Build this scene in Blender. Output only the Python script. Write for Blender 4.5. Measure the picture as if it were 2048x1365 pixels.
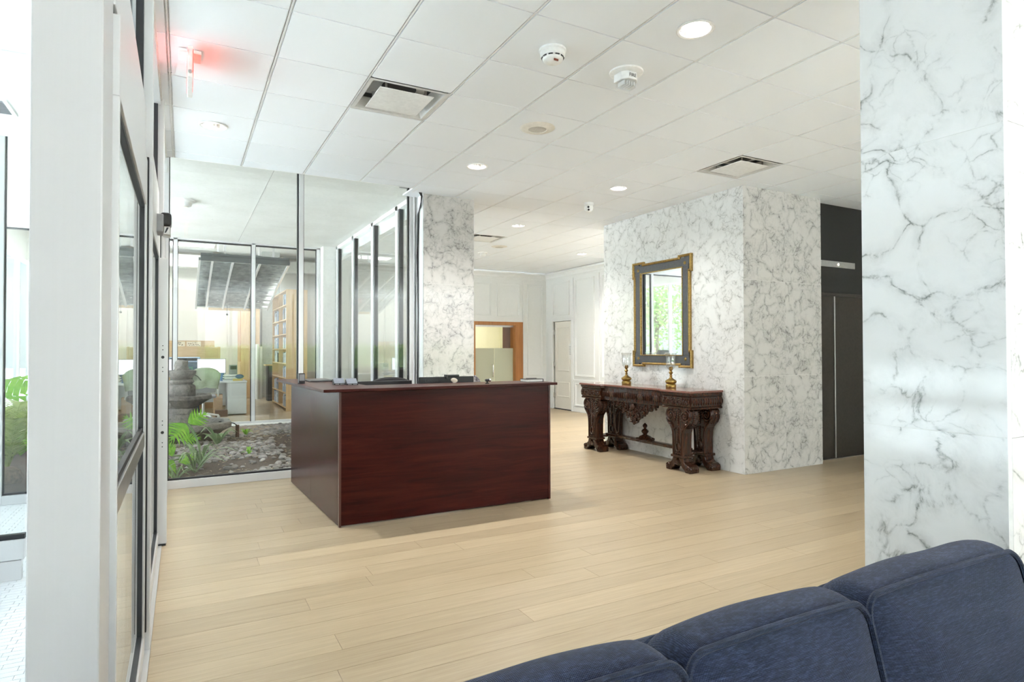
import bpy, math, random
from math import sin, cos, pi, radians, atan2, sqrt
from mathutils import Vector, Matrix

for o in list(bpy.data.objects):
    bpy.data.objects.remove(o)
SC = bpy.context.scene
COL = SC.collection
RND = random.Random(7)

# ------------------------------------------------------------------ camera
H = 1.434                     # eye height
CZ = 3.326                    # tile ceiling
SLAB = 3.55                   # concrete slab over the garden
cam_d = bpy.data.cameras.new('camera')
cam_d.sensor_width = 36.0
cam_d.lens = 36.0 * 1224.43 / 2048.0
cam_d.clip_start = 0.02
cam_d.clip_end = 300
cam = bpy.data.objects.new('camera', cam_d)
COL.objects.link(cam)
yaw, pitch, roll = radians(28.2546), radians(0.82705), radians(-0.12367)
fw = Vector((sin(yaw) * cos(pitch), cos(yaw) * cos(pitch), sin(pitch)))
rt = Vector((cos(yaw), -sin(yaw), 0))
up = rt.cross(fw)
r2 = rt * cos(roll) + up * sin(roll)
u2 = -rt * sin(roll) + up * cos(roll)
m = Matrix((r2, u2, -fw)).transposed().to_4x4()
m.translation = (0, 0, H)
cam.matrix_world = m
SC.camera = cam

# ------------------------------------------------------------------ world, sun, exposure
world = bpy.data.worlds.new('world')
SC.world = world
world.use_nodes = True
wn = world.node_tree
bg = wn.nodes['Background']
sky = wn.nodes.new('ShaderNodeTexSky')
sky.sky_type = 'NISHITA'
sky.sun_disc = False
sky.sun_elevation = radians(52)
sky.sun_rotation = radians(200)
sky.air_density = 1.0
sky.dust_density = 4.0
sky.ozone_density = 1.0
mixw = wn.nodes.new('ShaderNodeMixRGB')
mixw.inputs[0].default_value = 0.72
mixw.inputs[2].default_value = (0.80, 0.86, 0.93, 1)
mulw = wn.nodes.new('ShaderNodeMixRGB')
mulw.blend_type = 'MULTIPLY'
mulw.inputs[0].default_value = 1.0
mulw.inputs[2].default_value = (0.35, 0.35, 0.35, 1)
wn.links.new(sky.outputs[0], mulw.inputs[1])
wn.links.new(mulw.outputs[0], mixw.inputs[1])
wn.links.new(mixw.outputs[0], bg.inputs[0])
bg.inputs[1].default_value = 0.85

SC.view_settings.view_transform = 'Standard'
SC.view_settings.look = 'None'
SC.view_settings.gamma = 1.0
SC.view_settings.use_curve_mapping = False
SC.view_settings.exposure = 2.42
SC.cycles.max_bounces = 10
SC.cycles.diffuse_bounces = 5
SC.cycles.glossy_bounces = 4
SC.cycles.transparent_max_bounces = 24

sun_d = bpy.data.lights.new('sun', 'SUN')
sun_d.energy = 20.0
sun_d.angle = radians(1.0)
sun_d.color = (1.0, 0.99, 0.97)
sun = bpy.data.objects.new('sun', sun_d)
COL.objects.link(sun)
sun.rotation_euler = Vector((-0.34, -0.22, -1.0)).to_track_quat('-Z', 'Y').to_euler()

# daylight portals in the window openings, the added right one too (guide the sky light only)
def portal(loc, rot, sx, sy):
    l = bpy.data.lights.new('window_portal', 'AREA')
    l.shape = 'RECTANGLE'
    l.size, l.size_y = sx, sy
    l.cycles.is_portal = True
    o = bpy.data.objects.new('window_portal', l)
    COL.objects.link(o)
    o.location = loc
    o.rotation_euler = rot
portal((-3.62, 4.3, 1.75), (0, radians(-90), 0), 3.5, 5.9)
portal((-3.62, 10.3, 1.75), (0, radians(-90), 0), 3.5, 5.6)
portal((-3.62, 17.2, 1.85), (0, radians(-90), 0), 3.6, 7.6)
portal((9.33, -5.4, 1.7), (0, radians(90), 0), 3.3, 3.2)  # portal of the added right window
portal((4.9, -7.12, 1.65), (radians(90), 0, 0), 8.6, 3.3)

# ------------------------------------------------------------------ mesh helpers
class MB:
    def __init__(s):
        s.v = []; s.f = []
    def box(s, x0, x1, y0, y1, z0, z1):
        b = len(s.v)
        s.v += [(x0,y0,z0),(x1,y0,z0),(x1,y1,z0),(x0,y1,z0),(x0,y0,z1),(x1,y0,z1),(x1,y1,z1),(x0,y1,z1)]
        s.f += [(b,b+3,b+2,b+1),(b+4,b+5,b+6,b+7),(b,b+1,b+5,b+4),(b+1,b+2,b+6,b+5),(b+2,b+3,b+7,b+6),(b+3,b,b+4,b+7)]
        return s
    def cbox(s, c, d):
        return s.box(c[0]-d[0]/2, c[0]+d[0]/2, c[1]-d[1]/2, c[1]+d[1]/2, c[2]-d[2]/2, c[2]+d[2]/2)
    def quad(s, a, b, c, d):
        n = len(s.v); s.v += [a, b, c, d]; s.f.append((n, n+1, n+2, n+3)); return s
    def prism(s, poly, axis, a0, a1):
        # poly: 2D ccw list in the two other axes (x: y,z / y: x,z / z: x,y)
        n = len(poly); b = len(s.v)
        for a in (a0, a1):
            for p, q in poly:
                s.v.append((a,p,q) if axis == 'x' else (p,a,q) if axis == 'y' else (p,q,a))
        s.f.append(tuple(b+i for i in range(n))[::-1]); s.f.append(tuple(b+n+i for i in range(n)))
        for i in range(n):
            j = (i+1) % n
            s.f.append((b+i, b+j, b+n+j, b+n+i))
        return s
    def lathe(s, prof, c=(0,0,0), n=24, axis='z', sx=1.0, ph=0.0, closed=False, cap=True):
        b = len(s.v); k = len(prof)
        for r, h in prof:
            for i in range(n):
                a = 2*pi*i/n + ph
                x, y = r*cos(a)*sx, r*sin(a)
                if axis == 'z': p = (c[0]+x, c[1]+y, c[2]+h)
                elif axis == 'x': p = (c[0]+h, c[1]+x, c[2]+y)
                else: p = (c[0]+x, c[1]+h, c[2]+y)
                s.v.append(p)
        for j in range(k-1 if not closed else k):
            j2 = (j+1) % k
            for i in range(n):
                i2 = (i+1) % n
                s.f.append((b+j*n+i, b+j*n+i2, b+j2*n+i2, b+j2*n+i))
        if not closed and cap:
            if prof[0][0] > 1e-5: s.f.append(tuple(b+i for i in range(n))[::-1])
            if prof[-1][0] > 1e-5: s.f.append(tuple(b+(k-1)*n+i for i in range(n)))
        return s
    def tube(s, pts, r, n=8, closed=False, r1=None):
        pts = [Vector(p) for p in pts]; k = len(pts); b = len(s.v)
        prev = None
        for i, p in enumerate(pts):
            if closed: t = pts[(i+1) % k] - pts[i-1]
            else: t = pts[min(i+1, k-1)] - pts[max(i-1, 0)]
            t = t.normalized() if t.length > 1e-9 else Vector((0,0,1))
            if prev is None:
                ref = Vector((0,0,1)) if abs(t.z) < 0.9 else Vector((1,0,0))
                nn = t.cross(ref).normalized()
            else:
                nn = prev - t*prev.dot(t)
                nn = nn.normalized() if nn.length > 1e-6 else t.orthogonal().normalized()
            prev = nn; bb = t.cross(nn)
            rr = r if r1 is None else r + (r1-r)*i/max(1, k-1)
            for j in range(n):
                a = 2*pi*j/n
                s.v.append(tuple(p + nn*cos(a)*rr + bb*sin(a)*rr))
        for i in range(k if closed else k-1):
            i2 = (i+1) % k
            for j in range(n):
                j2 = (j+1) % n
                s.f.append((b+i*n+j, b+i*n+j2, b+i2*n+j2, b+i2*n+j))
        if not closed:
            s.f.append(tuple(b+j for j in range(n))[::-1]); s.f.append(tuple(b+(k-1)*n+j for j in range(n)))
        return s
    def ball(s, c, r, n=8, m=5):
        if not isinstance(r, (tuple, list)): r = (r, r, r)
        b = len(s.v)
        s.v.append((c[0], c[1], c[2]-r[2]))
        for j in range(1, m):
            t = -pi/2 + pi*j/m
            for i in range(n):
                a = 2*pi*i/n
                s.v.append((c[0]+r[0]*cos(t)*cos(a), c[1]+r[1]*cos(t)*sin(a), c[2]+r[2]*sin(t)))
        s.v.append((c[0], c[1], c[2]+r[2])); e = len(s.v)-1
        for i in range(n):
            i2 = (i+1) % n
            s.f.append((b, b+1+i2, b+1+i)); s.f.append((e, b+1+(m-2)*n+i, b+1+(m-2)*n+i2))
            for j in range(m-2):
                s.f.append((b+1+j*n+i, b+1+j*n+i2, b+1+(j+1)*n+i2, b+1+(j+1)*n+i))
        return s
    def frame(s, u0, u1, v0, v1, w, axis, a0, a1):
        # rectangular picture-frame ring, outside u0..v1, width w, in the plane normal to axis
        def bx(p0, p1, q0, q1):
            if axis == 'x': s.box(a0, a1, p0, p1, q0, q1)
            elif axis == 'y': s.box(p0, p1, a0, a1, q0, q1)
            else: s.box(p0, p1, q0, q1, a0, a1)
        bx(u0, u1, v0, v0+w); bx(u0, u1, v1-w, v1); bx(u0, u0+w, v0+w, v1-w); bx(u1-w, u1, v0+w, v1-w)
        return s
    def rot(s, ang, axis, c=(0,0,0), i0=0):
        M = Matrix.Rotation(ang, 3, axis); c = Vector(c)
        for i in range(i0, len(s.v)): s.v[i] = tuple(M @ (Vector(s.v[i]) - c) + c)
        return s
    def move(s, d, i0=0):
        for i in range(i0, len(s.v)):
            p = s.v[i]; s.v[i] = (p[0]+d[0], p[1]+d[1], p[2]+d[2])
        return s
    def mesh(s, name, mat=None, smooth=False, off=(0,0,0)):
        me = bpy.data.meshes.new(name)
        me.from_pydata([(p[0]-off[0], p[1]-off[1], p[2]-off[2]) for p in s.v], [], s.f)
        if mat: me.materials.append(mat)
        if smooth:
            me.polygons.foreach_set('use_smooth', [True]*len(me.polygons))
            me.set_sharp_from_angle(angle=radians(42))
        me.update()
        return me
    def build(s, name, mat=None, parent=None, smooth=False, bevel=0.0, seg=2):
        # vertices are world coordinates; the origin goes to the parent's origin or the own base centre
        if parent is not None: off = origin(parent)
        else:
            xs = [p[0] for p in s.v]; ys = [p[1] for p in s.v]; zs = [p[2] for p in s.v]
            off = ((min(xs)+max(xs))/2, (min(ys)+max(ys))/2, min(zs))
        o = bpy.data.objects.new(name, s.mesh(name, mat, smooth, off))
        COL.objects.link(o)
        if parent is not None: o.parent = parent
        else: o.location = off
        if bevel:
            md = o.modifiers.new('bevel', 'BEVEL'); md.width = bevel; md.segments = seg; md.limit_method = 'ANGLE'; md.angle_limit = radians(40)
        return o

def origin(o):
    p = Vector((0,0,0))
    while o is not None:
        p += o.location; o = o.parent
    return p
def empty(name, loc=(0,0,0)):
    o = bpy.data.objects.new(name, None); COL.objects.link(o); o.location = loc
    o.empty_display_size = 0.1
    return o
def inst(name, me, parent=None, loc=(0,0,0), rot=(0,0,0), sc=(1,1,1)):
    o = bpy.data.objects.new(name, me); COL.objects.link(o)
    o.parent = parent; o.location = loc; o.rotation_euler = rot; o.scale = sc
    return o
def tag(o, label=None, cat=None, group=None, kind=None):
    if label: o['label'] = label
    if cat: o['category'] = cat
    if group: o['group'] = group
    if kind: o['kind'] = kind
    return o
def thing(name, label, cat, loc, group=None):
    return tag(empty(name, loc), label, cat, group)
def struct(o, label=None):
    o['kind'] = 'structure'
    if label: o['label'] = label
    return o
def copy_tree(o, parent=None):
    c = o.copy(); COL.objects.link(c); c.parent = parent
    for ch in [x for x in o.children]:
        copy_tree(ch, c)
    return c

# ------------------------------------------------------------------ materials
def each(name, mat, parent, boxes, bevel=0.0):
    # several alike pieces, each an object of its own
    return [MB().box(*b).build(name, mat, parent, bevel=bevel) for b in boxes]
# ------------------------------------------------------------------ node helper
class NT:
    def __init__(s, name):
        s.m = bpy.data.materials.new(name); s.m.use_nodes = True
        s.t = s.m.node_tree; s.b = s.t.nodes['Principled BSDF']; s.out = s.t.nodes['Material Output']
    def n(s, typ, **kw):
        x = s.t.nodes.new('ShaderNode'+typ)
        for k, v in kw.items():
            if k.startswith('i_'): x.inputs[int(k[2:])].default_value = v
            else: setattr(x, k, v)
        return x
    def l(s, a, b): s.t.links.new(a, b)
    def ramp(s, src, stops, interp='LINEAR'):
        r = s.n('ValToRGB'); cr = r.color_ramp; cr.interpolation = interp
        while len(cr.elements) < len(stops): cr.elements.new(0.5)
        for e, (p, c) in zip(cr.elements, stops):
            e.position = p; e.color = (c[0], c[1], c[2], 1) if isinstance(c, (tuple, list)) else (c, c, c, 1)
        s.l(src, r.inputs[0]); return r.outputs[0]
    def math(s, op, a, b=None):
        x = s.n('Math', operation=op)
        for i, q in enumerate((a, b)):
            if q is None: continue
            if isinstance(q, (int, float)): x.inputs[i].default_value = q
            else: s.l(q, x.inputs[i])
        return x.outputs[0]
    def mix(s, f, a, b, blend='MIX'):
        x = s.n('MixRGB', blend_type=blend)
        for i, q in enumerate((f, a, b)):
            if isinstance(q, (int, float)): x.inputs[i].default_value = q
            elif isinstance(q, tuple): x.inputs[i].default_value = (q[0], q[1], q[2], 1)
            else: s.l(q, x.inputs[i])
        return x.outputs[0]
    def pos(s, scale=(1,1,1), rand=0.0, obj=False):
        # world position (or object space), optionally shifted per object
        src = s.n('TexCoord').outputs['Object'] if obj else s.n('NewGeometry').outputs['Position']
        mp = s.n('Mapping'); mp.inputs['Scale'].default_value = scale
        if rand:
            oi = s.n('ObjectInfo')
            ad = s.n('VectorMath', operation='ADD'); s.l(src, ad.inputs[0])
            cx = s.n('CombineXYZ')
            for i, k in enumerate((1.0, 0.73, 0.41)):
                s.l(s.math('MULTIPLY', oi.outputs['Random'], rand*k), cx.inputs[i])
            s.l(cx.outputs[0], ad.inputs[1]); src = ad.outputs[0]
        s.l(src, mp.inputs['Vector']); return mp.outputs[0]
    def noise(s, vec, scale, detail=4, rough=0.55, dist=0.0):
        x = s.n('TexNoise'); s.l(vec, x.inputs['Vector'])
        x.inputs['Scale'].default_value = scale; x.inputs['Detail'].default_value = detail
        x.inputs['Roughness'].default_value = rough; x.inputs['Distortion'].default_value = dist
        return x
    def bump(s, src, strength=0.3, dist=0.01):
        b = s.n('Bump'); b.inputs['Strength'].default_value = strength; b.inputs['Distance'].default_value = dist
        s.l(src, b.inputs['Height']); s.l(b.outputs[0], s.b.inputs['Normal'])
    def set(s, col=None, rough=None, metal=None, **kw):
        B = s.b.inputs
        if col is not None:
            if isinstance(col, tuple): B['Base Color'].default_value = (col[0], col[1], col[2], 1)
            else: s.l(col, B['Base Color'])
        if rough is not None:
            if isinstance(rough, (int, float)): B['Roughness'].default_value = rough
            else: s.l(rough, B['Roughness'])
        if metal is not None: B['Metallic'].default_value = metal
        for k, v in kw.items(): B[k.replace('_', ' ')].default_value = v
        return s.m

MATS = {}
def plain(name, col, rough=0.5, metal=0.0, var=0.06, scale=30.0, bump=0.0, **kw):
    if name in MATS: return MATS[name]
    t = NT(name); v = t.noise(t.pos(), scale, 3)
    lo = tuple(c*(1-var) for c in col); hi = tuple(min(1, c*(1+var)) for c in col)
    c = t.ramp(v.outputs[0], [(0.3, lo), (0.7, hi)])
    if bump: t.bump(v.outputs[0], bump, 0.004)
    MATS[name] = t.set(c, rough, metal, **kw)
    return MATS[name]
def emit(name, col, strength):
    t = NT(name)
    t.set(col, 0.5); t.b.inputs['Emission Color'].default_value = (*col, 1); t.b.inputs['Emission Strength'].default_value = strength
    return t.m

def marble(name, sc, base, cloud, vein, vein_amt=1.0, cloud_amt=1.0):
    t = NT(name); p = t.pos(rand=37.0)
    def warp(src, scale, amt, det=5):
        d = t.noise(src, scale*sc, det, 0.6)
        sub = t.n('VectorMath', operation='SUBTRACT'); t.l(d.outputs['Color'], sub.inputs[0]); sub.inputs[1].default_value = (0.5, 0.5, 0.5)
        scl = t.n('VectorMath', operation='SCALE'); t.l(sub.outputs[0], scl.inputs[0]); scl.inputs[3].default_value = amt/sc
        ad = t.n('VectorMath', operation='ADD'); t.l(src, ad.inputs[0]); t.l(scl.outputs[0], ad.inputs[1]); return ad.outputs[0]
    w1 = warp(p, 1.8, 0.34, 3); w2 = warp(w1, 7.0, 0.11, 5)
    def vor(src, scale):
        v = t.n('TexVoronoi', feature='DISTANCE_TO_EDGE'); t.l(src, v.inputs['Vector']); v.inputs['Scale'].default_value = scale*sc
        return v.outputs['Distance']
    va = vor(w2, 3.9); vb = vor(w2, 10.0)
    big = t.noise(p, 1.7*sc, 3).outputs[0]
    mid = t.noise(w1, 5.5*sc, 5, 0.66).outputs[0]
    fine = t.noise(w1, 21.0*sc, 4, 0.72).outputs[0]
    v1 = t.ramp(va, [(0.0, 1.0), (0.012, 0.45), (0.030, 0.0)])
    v2 = t.ramp(vb, [(0.0, 0.85), (0.018, 0.35), (0.05, 0.0)])
    m1 = t.ramp(mid, [(0.43, 0.0), (0.57, 1.0)])
    m2 = t.ramp(big, [(0.42, 0.0), (0.56, 1.0)])
    brk = t.ramp(fine, [(0.38, 0.10), (0.58, 1.0)])
    vv = t.math('MAXIMUM', t.math('MULTIPLY', v1, m1), t.math('MULTIPLY', t.math('MULTIPLY', v2, m2), m1))
    vv = t.math('MULTIPLY', t.math('MULTIPLY', vv, brk), vein_amt)
    halo = t.ramp(va, [(0.0, 1.0), (0.08, 0.55), (0.20, 0.0)])
    halo2 = t.math('MULTIPLY', t.ramp(vb, [(0.0, 1.0), (0.12, 0.45), (0.30, 0.10)]), m2)
    mot = t.math('MULTIPLY', t.ramp(mid, [(0.36, 0.0), (0.62, 1.0)]), t.ramp(fine, [(0.30, 0.35), (0.66, 1.0)]))
    cl = t.math('MULTIPLY', t.math('MAXIMUM', halo, halo2), mot)
    cl2 = t.math('MULTIPLY', t.ramp(big, [(0.44, 0.0), (0.70, 0.65)]), t.ramp(fine, [(0.38, 0.0), (0.66, 1.0)]))
    cl = t.math('MULTIPLY', t.math('MAXIMUM', cl, cl2), cloud_amt)
    c = t.mix(cl, base, cloud)
    c = t.mix(vv, c, vein)
    return t.set(c, 0.09, 0.0, IOR=1.5)
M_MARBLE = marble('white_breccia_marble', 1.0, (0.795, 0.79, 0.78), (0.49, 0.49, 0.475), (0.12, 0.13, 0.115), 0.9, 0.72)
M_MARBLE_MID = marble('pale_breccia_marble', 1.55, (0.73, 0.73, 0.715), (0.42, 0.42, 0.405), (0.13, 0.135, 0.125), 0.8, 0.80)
M_MARBLE_SHADED = marble('shaded_breccia_marble', 1.45, (0.56, 0.545, 0.52), (0.27, 0.262, 0.248), (0.10, 0.10, 0.095), 0.9, 1.0)  # same marble, shade of the front faces put into darker tones

def mk_oak_floor():
    t = NT('light_oak_plank'); oi = t.n('ObjectInfo')
    p = t.pos((1.4, 22.0, 1.0), rand=23.0); g = t.noise(p, 1.6, 5, 0.6, 0.6).outputs[0]
    f = t.noise(t.pos((3.0, 150.0, 1.0), rand=11.0), 1.0, 3).outputs[0]
    c = t.ramp(g, [(0.25, (0.350, 0.270, 0.168)), (0.55, (0.420, 0.335, 0.216)), (0.8, (0.475, 0.390, 0.265))])
    c = t.mix(0.22, c, t.ramp(f, [(0.35, (0.34, 0.255, 0.165)), (0.65, (0.54, 0.45, 0.335))]))
    tone = t.ramp(oi.outputs['Random'], [(0.0, (0.90, 0.885, 0.865)), (0.5, (0.98, 0.975, 0.965)), (1.0, (1.06, 1.055, 1.045))])
    c = t.mix(1.0, c, tone, 'MULTIPLY')
    t.bump(f, 0.05, 0.002)
    return t.set(c, t.ramp(g, [(0.2, 0.27), (0.8, 0.38)]), 0.0)
M_OAK = mk_oak_floor()
M_GAP = plain('plank_gap', (0.20, 0.15, 0.10), 0.8)

def mk_wood(name, a, b, c_, axis, rough=0.35, stretch=14.0, sc=2.2, coat=0.0, spec=0.5):
    # axis = grain direction index
    t = NT(name); s = [stretch, stretch, stretch]; s[axis] = 1.0
    p = t.pos(tuple(s), rand=9.0)
    g = t.noise(p, sc, 5, 0.62, 0.8).outputs[0]
    s2 = [90, 90, 90]; s2[axis] = 3.0
    f = t.noise(t.pos(tuple(s2)), 1.0, 2).outputs[0]
    c = t.ramp(g, [(0.25, a), (0.5, b), (0.78, c_)])
    c = t.mix(0.18, c, t.ramp(f, [(0.3, a), (0.7, c_)]))
    return t.set(c, rough, 0.0, Coat_Weight=coat, Coat_Roughness=0.15, Specular_IOR_Level=spec)
MAH = ((0.014, 0.0022, 0.0018), (0.038, 0.0056, 0.0040), (0.072, 0.0130, 0.0078))
M_MAH_X = mk_wood('mahogany_laminate_across', *MAH, 0, 0.30, 11.0, 1.5, 0.0, 0.11)
M_MAH_Z = mk_wood('mahogany_laminate_upright', *MAH, 2, 0.26, 11.0, 1.5, 0.0, 0.26)
M_MAH_EDGE = plain('mahogany_edge', (0.075, 0.022, 0.015), 0.3)
M_CARVED = mk_wood('dark_carved_walnut', (0.009, 0.0032, 0.0018), (0.030, 0.0104, 0.0050), (0.085, 0.031, 0.014), 2, 0.24, 8.0, 3.0, 0.10, 0.40)
M_BEECH = mk_wood('honey_beech', (0.50, 0.31, 0.145), (0.60, 0.40, 0.205), (0.68, 0.47, 0.26), 2, 0.45, 16.0, 1.2)
M_BEECH_X = mk_wood('honey_beech_across', (0.50, 0.31, 0.145), (0.60, 0.40, 0.205), (0.68, 0.47, 0.26), 0, 0.45, 16.0, 1.2)
M_CHERRY = mk_wood('orange_cherry', (0.30, 0.115, 0.030), (0.42, 0.175, 0.05), (0.50, 0.23, 0.07), 2, 0.35, 14.0, 1.4)

def mk_tile():
    t = NT('ceiling_tile'); oi = t.n('ObjectInfo')
    n = t.noise(t.pos(), 240.0, 4, 0.7).outputs[0]
    c = t.ramp(oi.outputs['Random'], [(0, (0.840, 0.872, 0.900)), (1, (0.865, 0.897, 0.925))])
    t.bump(n, 0.22, 0.003)
    return t.set(c, 0.85)
M_TILE = mk_tile()
M_TBAR = plain('white_grid_bar', (0.84, 0.84, 0.83), 0.4)
M_PLASTER = plain('white_plaster', (0.80, 0.80, 0.79), 0.7, var=0.02)
M_WHITEPAINT = plain('white_paint', (0.76, 0.77, 0.755), 0.42, var=0.015)
M_PLENUM = plain('plenum_board', (0.30, 0.30, 0.29), 0.9)

def mk_concrete(name, a, b, bmp=0.12, pit=0.33):
    t = NT(name); p = t.pos()
    n1 = t.noise(p, 1.6, 5, 0.62).outputs[0]; n2 = t.noise(p, 22.0, 5, 0.7).outputs[0]
    c = t.mix(0.45, t.ramp(n1, [(0.3, a), (0.7, b)]), t.ramp(n2, [(0.3, a), (0.72, b)]))
    pits = t.ramp(t.noise(p, 9.0, 5, 0.8).outputs[0], [(pit-0.08, 0.5), (pit, 1.0)])
    c = t.mix(1.0, c, pits, 'MULTIPLY')
    t.bump(n2, bmp, 0.01 if bmp < 0.2 else 0.03)
    return t.set(c, 0.85)
M_CONC = mk_concrete('pale_concrete', (0.62, 0.62, 0.58), (0.76, 0.76, 0.73))
M_CONC2 = mk_concrete('grey_board_concrete', (0.30, 0.31, 0.29), (0.52, 0.52, 0.49))
M_STONE = mk_concrete('weathered_stone', (0.06, 0.055, 0.048), (0.38, 0.345, 0.305), 0.7, 0.42)

def mk_alu(name, col, rough):
    t = NT(name); f = t.noise(t.pos((160, 160, 1.0)), 1.0, 3).outputs[0]
    c = t.ramp(f, [(0.3, tuple(x*0.985 for x in col)), (0.7, col)])
    return t.set(c, rough, 0.10)
M_ALU = mk_alu('satin_white_aluminium', (0.64, 0.64, 0.64), 0.34)
M_ALU_POST = mk_alu('anodised_aluminium_post', (0.56, 0.555, 0.555), 0.34)
M_ALU_DARK = mk_alu('dull_aluminium', (0.52, 0.52, 0.51), 0.32)
M_BLACK = plain('black_rubber', (0.012, 0.013, 0.016), 0.5)
M_BLACKP = plain('black_plastic', (0.015, 0.015, 0.017), 0.38)
M_GREYP = plain('grey_plastic', (0.25, 0.25, 0.26), 0.45)
M_WHITEP = plain('white_plastic', (0.78, 0.78, 0.76), 0.35)
M_CREAMP = plain('cream_metal', (0.74, 0.71, 0.64), 0.45)
M_STEEL = plain('brushed_steel', (0.55, 0.54, 0.52), 0.28, 1.0)
M_CHROME = plain('chrome', (0.78, 0.78, 0.78), 0.12, 1.0)
M_BRASS = plain('aged_brass', (0.36, 0.24, 0.075), 0.28, 1.0, var=0.2)
M_GILT = plain('antique_gilt', (0.34, 0.225, 0.075), 0.40, 0.85, var=0.35, scale=60)
M_SLATE = plain('slate_paint', (0.075, 0.078, 0.085), 0.42, var=0.15)
M_ELEV = plain('dark_bronze_metal', (0.050, 0.042, 0.034), 0.36, 0.55, var=0.12)
M_ELEV2 = plain('dark_bronze_panel', (0.018, 0.017, 0.015), 0.40, 0.3, var=0.12)

def mk_glass(name, tint, base=0.035, refl=0.93, rough=0.0, green=1.0):
    t = NT(name); t.t.nodes.remove(t.b)
    lw = t.n('LayerWeight'); lw.inputs[0].default_value = 0.5
    fr = t.math('ADD', t.math('MULTIPLY', t.math('POWER', lw.outputs['Facing'], 5.0), refl), base)
    tr = t.n('BsdfTransparent'); tr.inputs[0].default_value = (*tint, 1)
    gl = t.n('BsdfGlossy'); gl.inputs['Color'].default_value = (0.95, 0.97, 0.97, 1); gl.inputs['Roughness'].default_value = rough
    mx = t.n('MixShader'); t.l(fr, mx.inputs[0]); t.l(tr.outputs[0], mx.inputs[1]); t.l(gl.outputs[0], mx.inputs[2])
    t.l(mx.outputs[0], t.out.inputs['Surface'])
    return t.m
M_GLASS = mk_glass('clear_window_glass', (0.975, 0.985, 0.98))
M_GLASS_TINT = mk_glass('light_cutting_glass', (0.62, 0.66, 0.675))  # tint added to cut daylight through the vestibule and office windows
M_GLASS_PALE = mk_glass('mild_light_cutting_glass', (0.89, 0.905, 0.91))  # weaker tint, added to ease the light of the outer panes
M_GLASS_THIN = mk_glass('blown_glass', (0.95, 0.955, 0.95), 0.09)
def mk_frost():
    t = NT('frosted_glass_film'); t.set((0.58, 0.60, 0.47), 0.35)
    t.b.inputs['Alpha'].default_value = 0.75
    return t.m
M_FROST = mk_frost()
M_MIRROR = NT('silvered_mirror').set((0.93, 0.94, 0.94), 0.015, 1.0)

def mk_fabric(name, a, b, weave=420.0):
    t = NT(name); p = t.pos()
    bl = t.noise(p, 7.0, 5, 0.6).outputs[0]
    st = t.noise(t.pos((42, 90, 330)), 1.0, 5, 0.72).outputs[0]
    c = t.mix(0.62, t.ramp(bl, [(0.3, a), (0.7, b)]), t.ramp(st, [(0.34, tuple(x*0.30 for x in a)), (0.50, a), (0.66, tuple(x*1.6 for x in b))]))
    sp = t.n('SeparateXYZ'); t.l(p, sp.inputs[0])
    k = 2*pi/weave
    yz = t.math('ADD', sp.outputs[2], t.math('MULTIPLY', sp.outputs[1], 0.8))
    s1 = t.math('SINE', t.math('MULTIPLY', t.math('ADD', sp.outputs[0], yz), k))
    s2 = t.math('SINE', t.math('MULTIPLY', t.math('SUBTRACT', sp.outputs[0], yz), k))
    h = t.math('MULTIPLY_ADD', t.math('MULTIPLY', s1, s2), 0.5); h.node.inputs[2].default_value = 0.5
    c = t.mix(0.8, c, t.ramp(h, [(0.1, 0.50), (0.8, 1.30)]), 'MULTIPLY')
    t.bump(h, 0.7, 0.002)
    return t.set(c, 0.95, 0.0, Sheen_Weight=0.15, Specular_IOR_Level=0.2)
M_BLUE = mk_fabric('navy_chenille', (0.017, 0.026, 0.060), (0.034, 0.048, 0.099), 0.0075)
M_BLUE_PIPE = mk_fabric('navy_piping', (0.017, 0.026, 0.058), (0.033, 0.047, 0.094), 0.005)

def mk_soil():
    t = NT('garden_soil'); p = t.pos()
    n = t.noise(p, 24.0, 6, 0.75).outputs[0]; g = t.noise(p, 130.0, 3).outputs[0]
    c = t.mix(0.5, t.ramp(n, [(0.3, (0.040, 0.026, 0.018)), (0.7, (0.125, 0.085, 0.060))]), t.ramp(g, [(0.35, (0.035, 0.024, 0.017)), (0.7, (0.20, 0.15, 0.11))]))
    t.bump(g, 0.8, 0.02)
    return t.set(c, 0.95)
M_SOIL = mk_soil()
def mk_pebble():
    t = NT('river_pebble'); oi = t.n('ObjectInfo'); isl = t.n('NewGeometry')
    r = t.math('FRACT', t.math('ADD', oi.outputs['Random'], isl.outputs['Random Per Island']))
    c = t.ramp(r, [(0.0, (0.12, 0.11, 0.10)), (0.4, (0.22, 0.20, 0.185)), (0.7, (0.31, 0.285, 0.265)), (1.0, (0.17, 0.15, 0.13))])
    n = t.noise(t.pos(), 60.0, 4).outputs[0]
    c = t.mix(1.0, c, t.ramp(n, [(0.3, 0.8), (0.7, 1.15)]), 'MULTIPLY')
    return t.set(c, 0.75)
M_PEBBLE = mk_pebble()
def mk_leaf(name, a, b):
    t = NT(name); n = t.noise(t.pos(), 18.0, 3).outputs[0]; isl = t.n('NewGeometry')
    c = t.mix(0.5, t.ramp(n, [(0.3, a), (0.7, b)]), t.ramp(isl.outputs['Random Per Island'], [(0, a), (1, b)]))
    t.set(c, 0.42)
    tr = t.n('BsdfTranslucent'); t.l(c, tr.inputs[0])
    mx = t.n('MixShader'); mx.inputs[0].default_value = 0.35
    t.l(t.b.outputs[0], mx.inputs[1]); t.l(tr.outputs[0], mx.inputs[2]); t.l(mx.outputs[0], t.out.inputs['Surface'])
    return t.m
M_LEAF = mk_leaf('bright_leaf', (0.10, 0.30, 0.015), (0.27, 0.54, 0.04))
M_LEAF2 = mk_leaf('grey_green_leaf', (0.10, 0.19, 0.07), (0.26, 0.36, 0.18))
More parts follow.
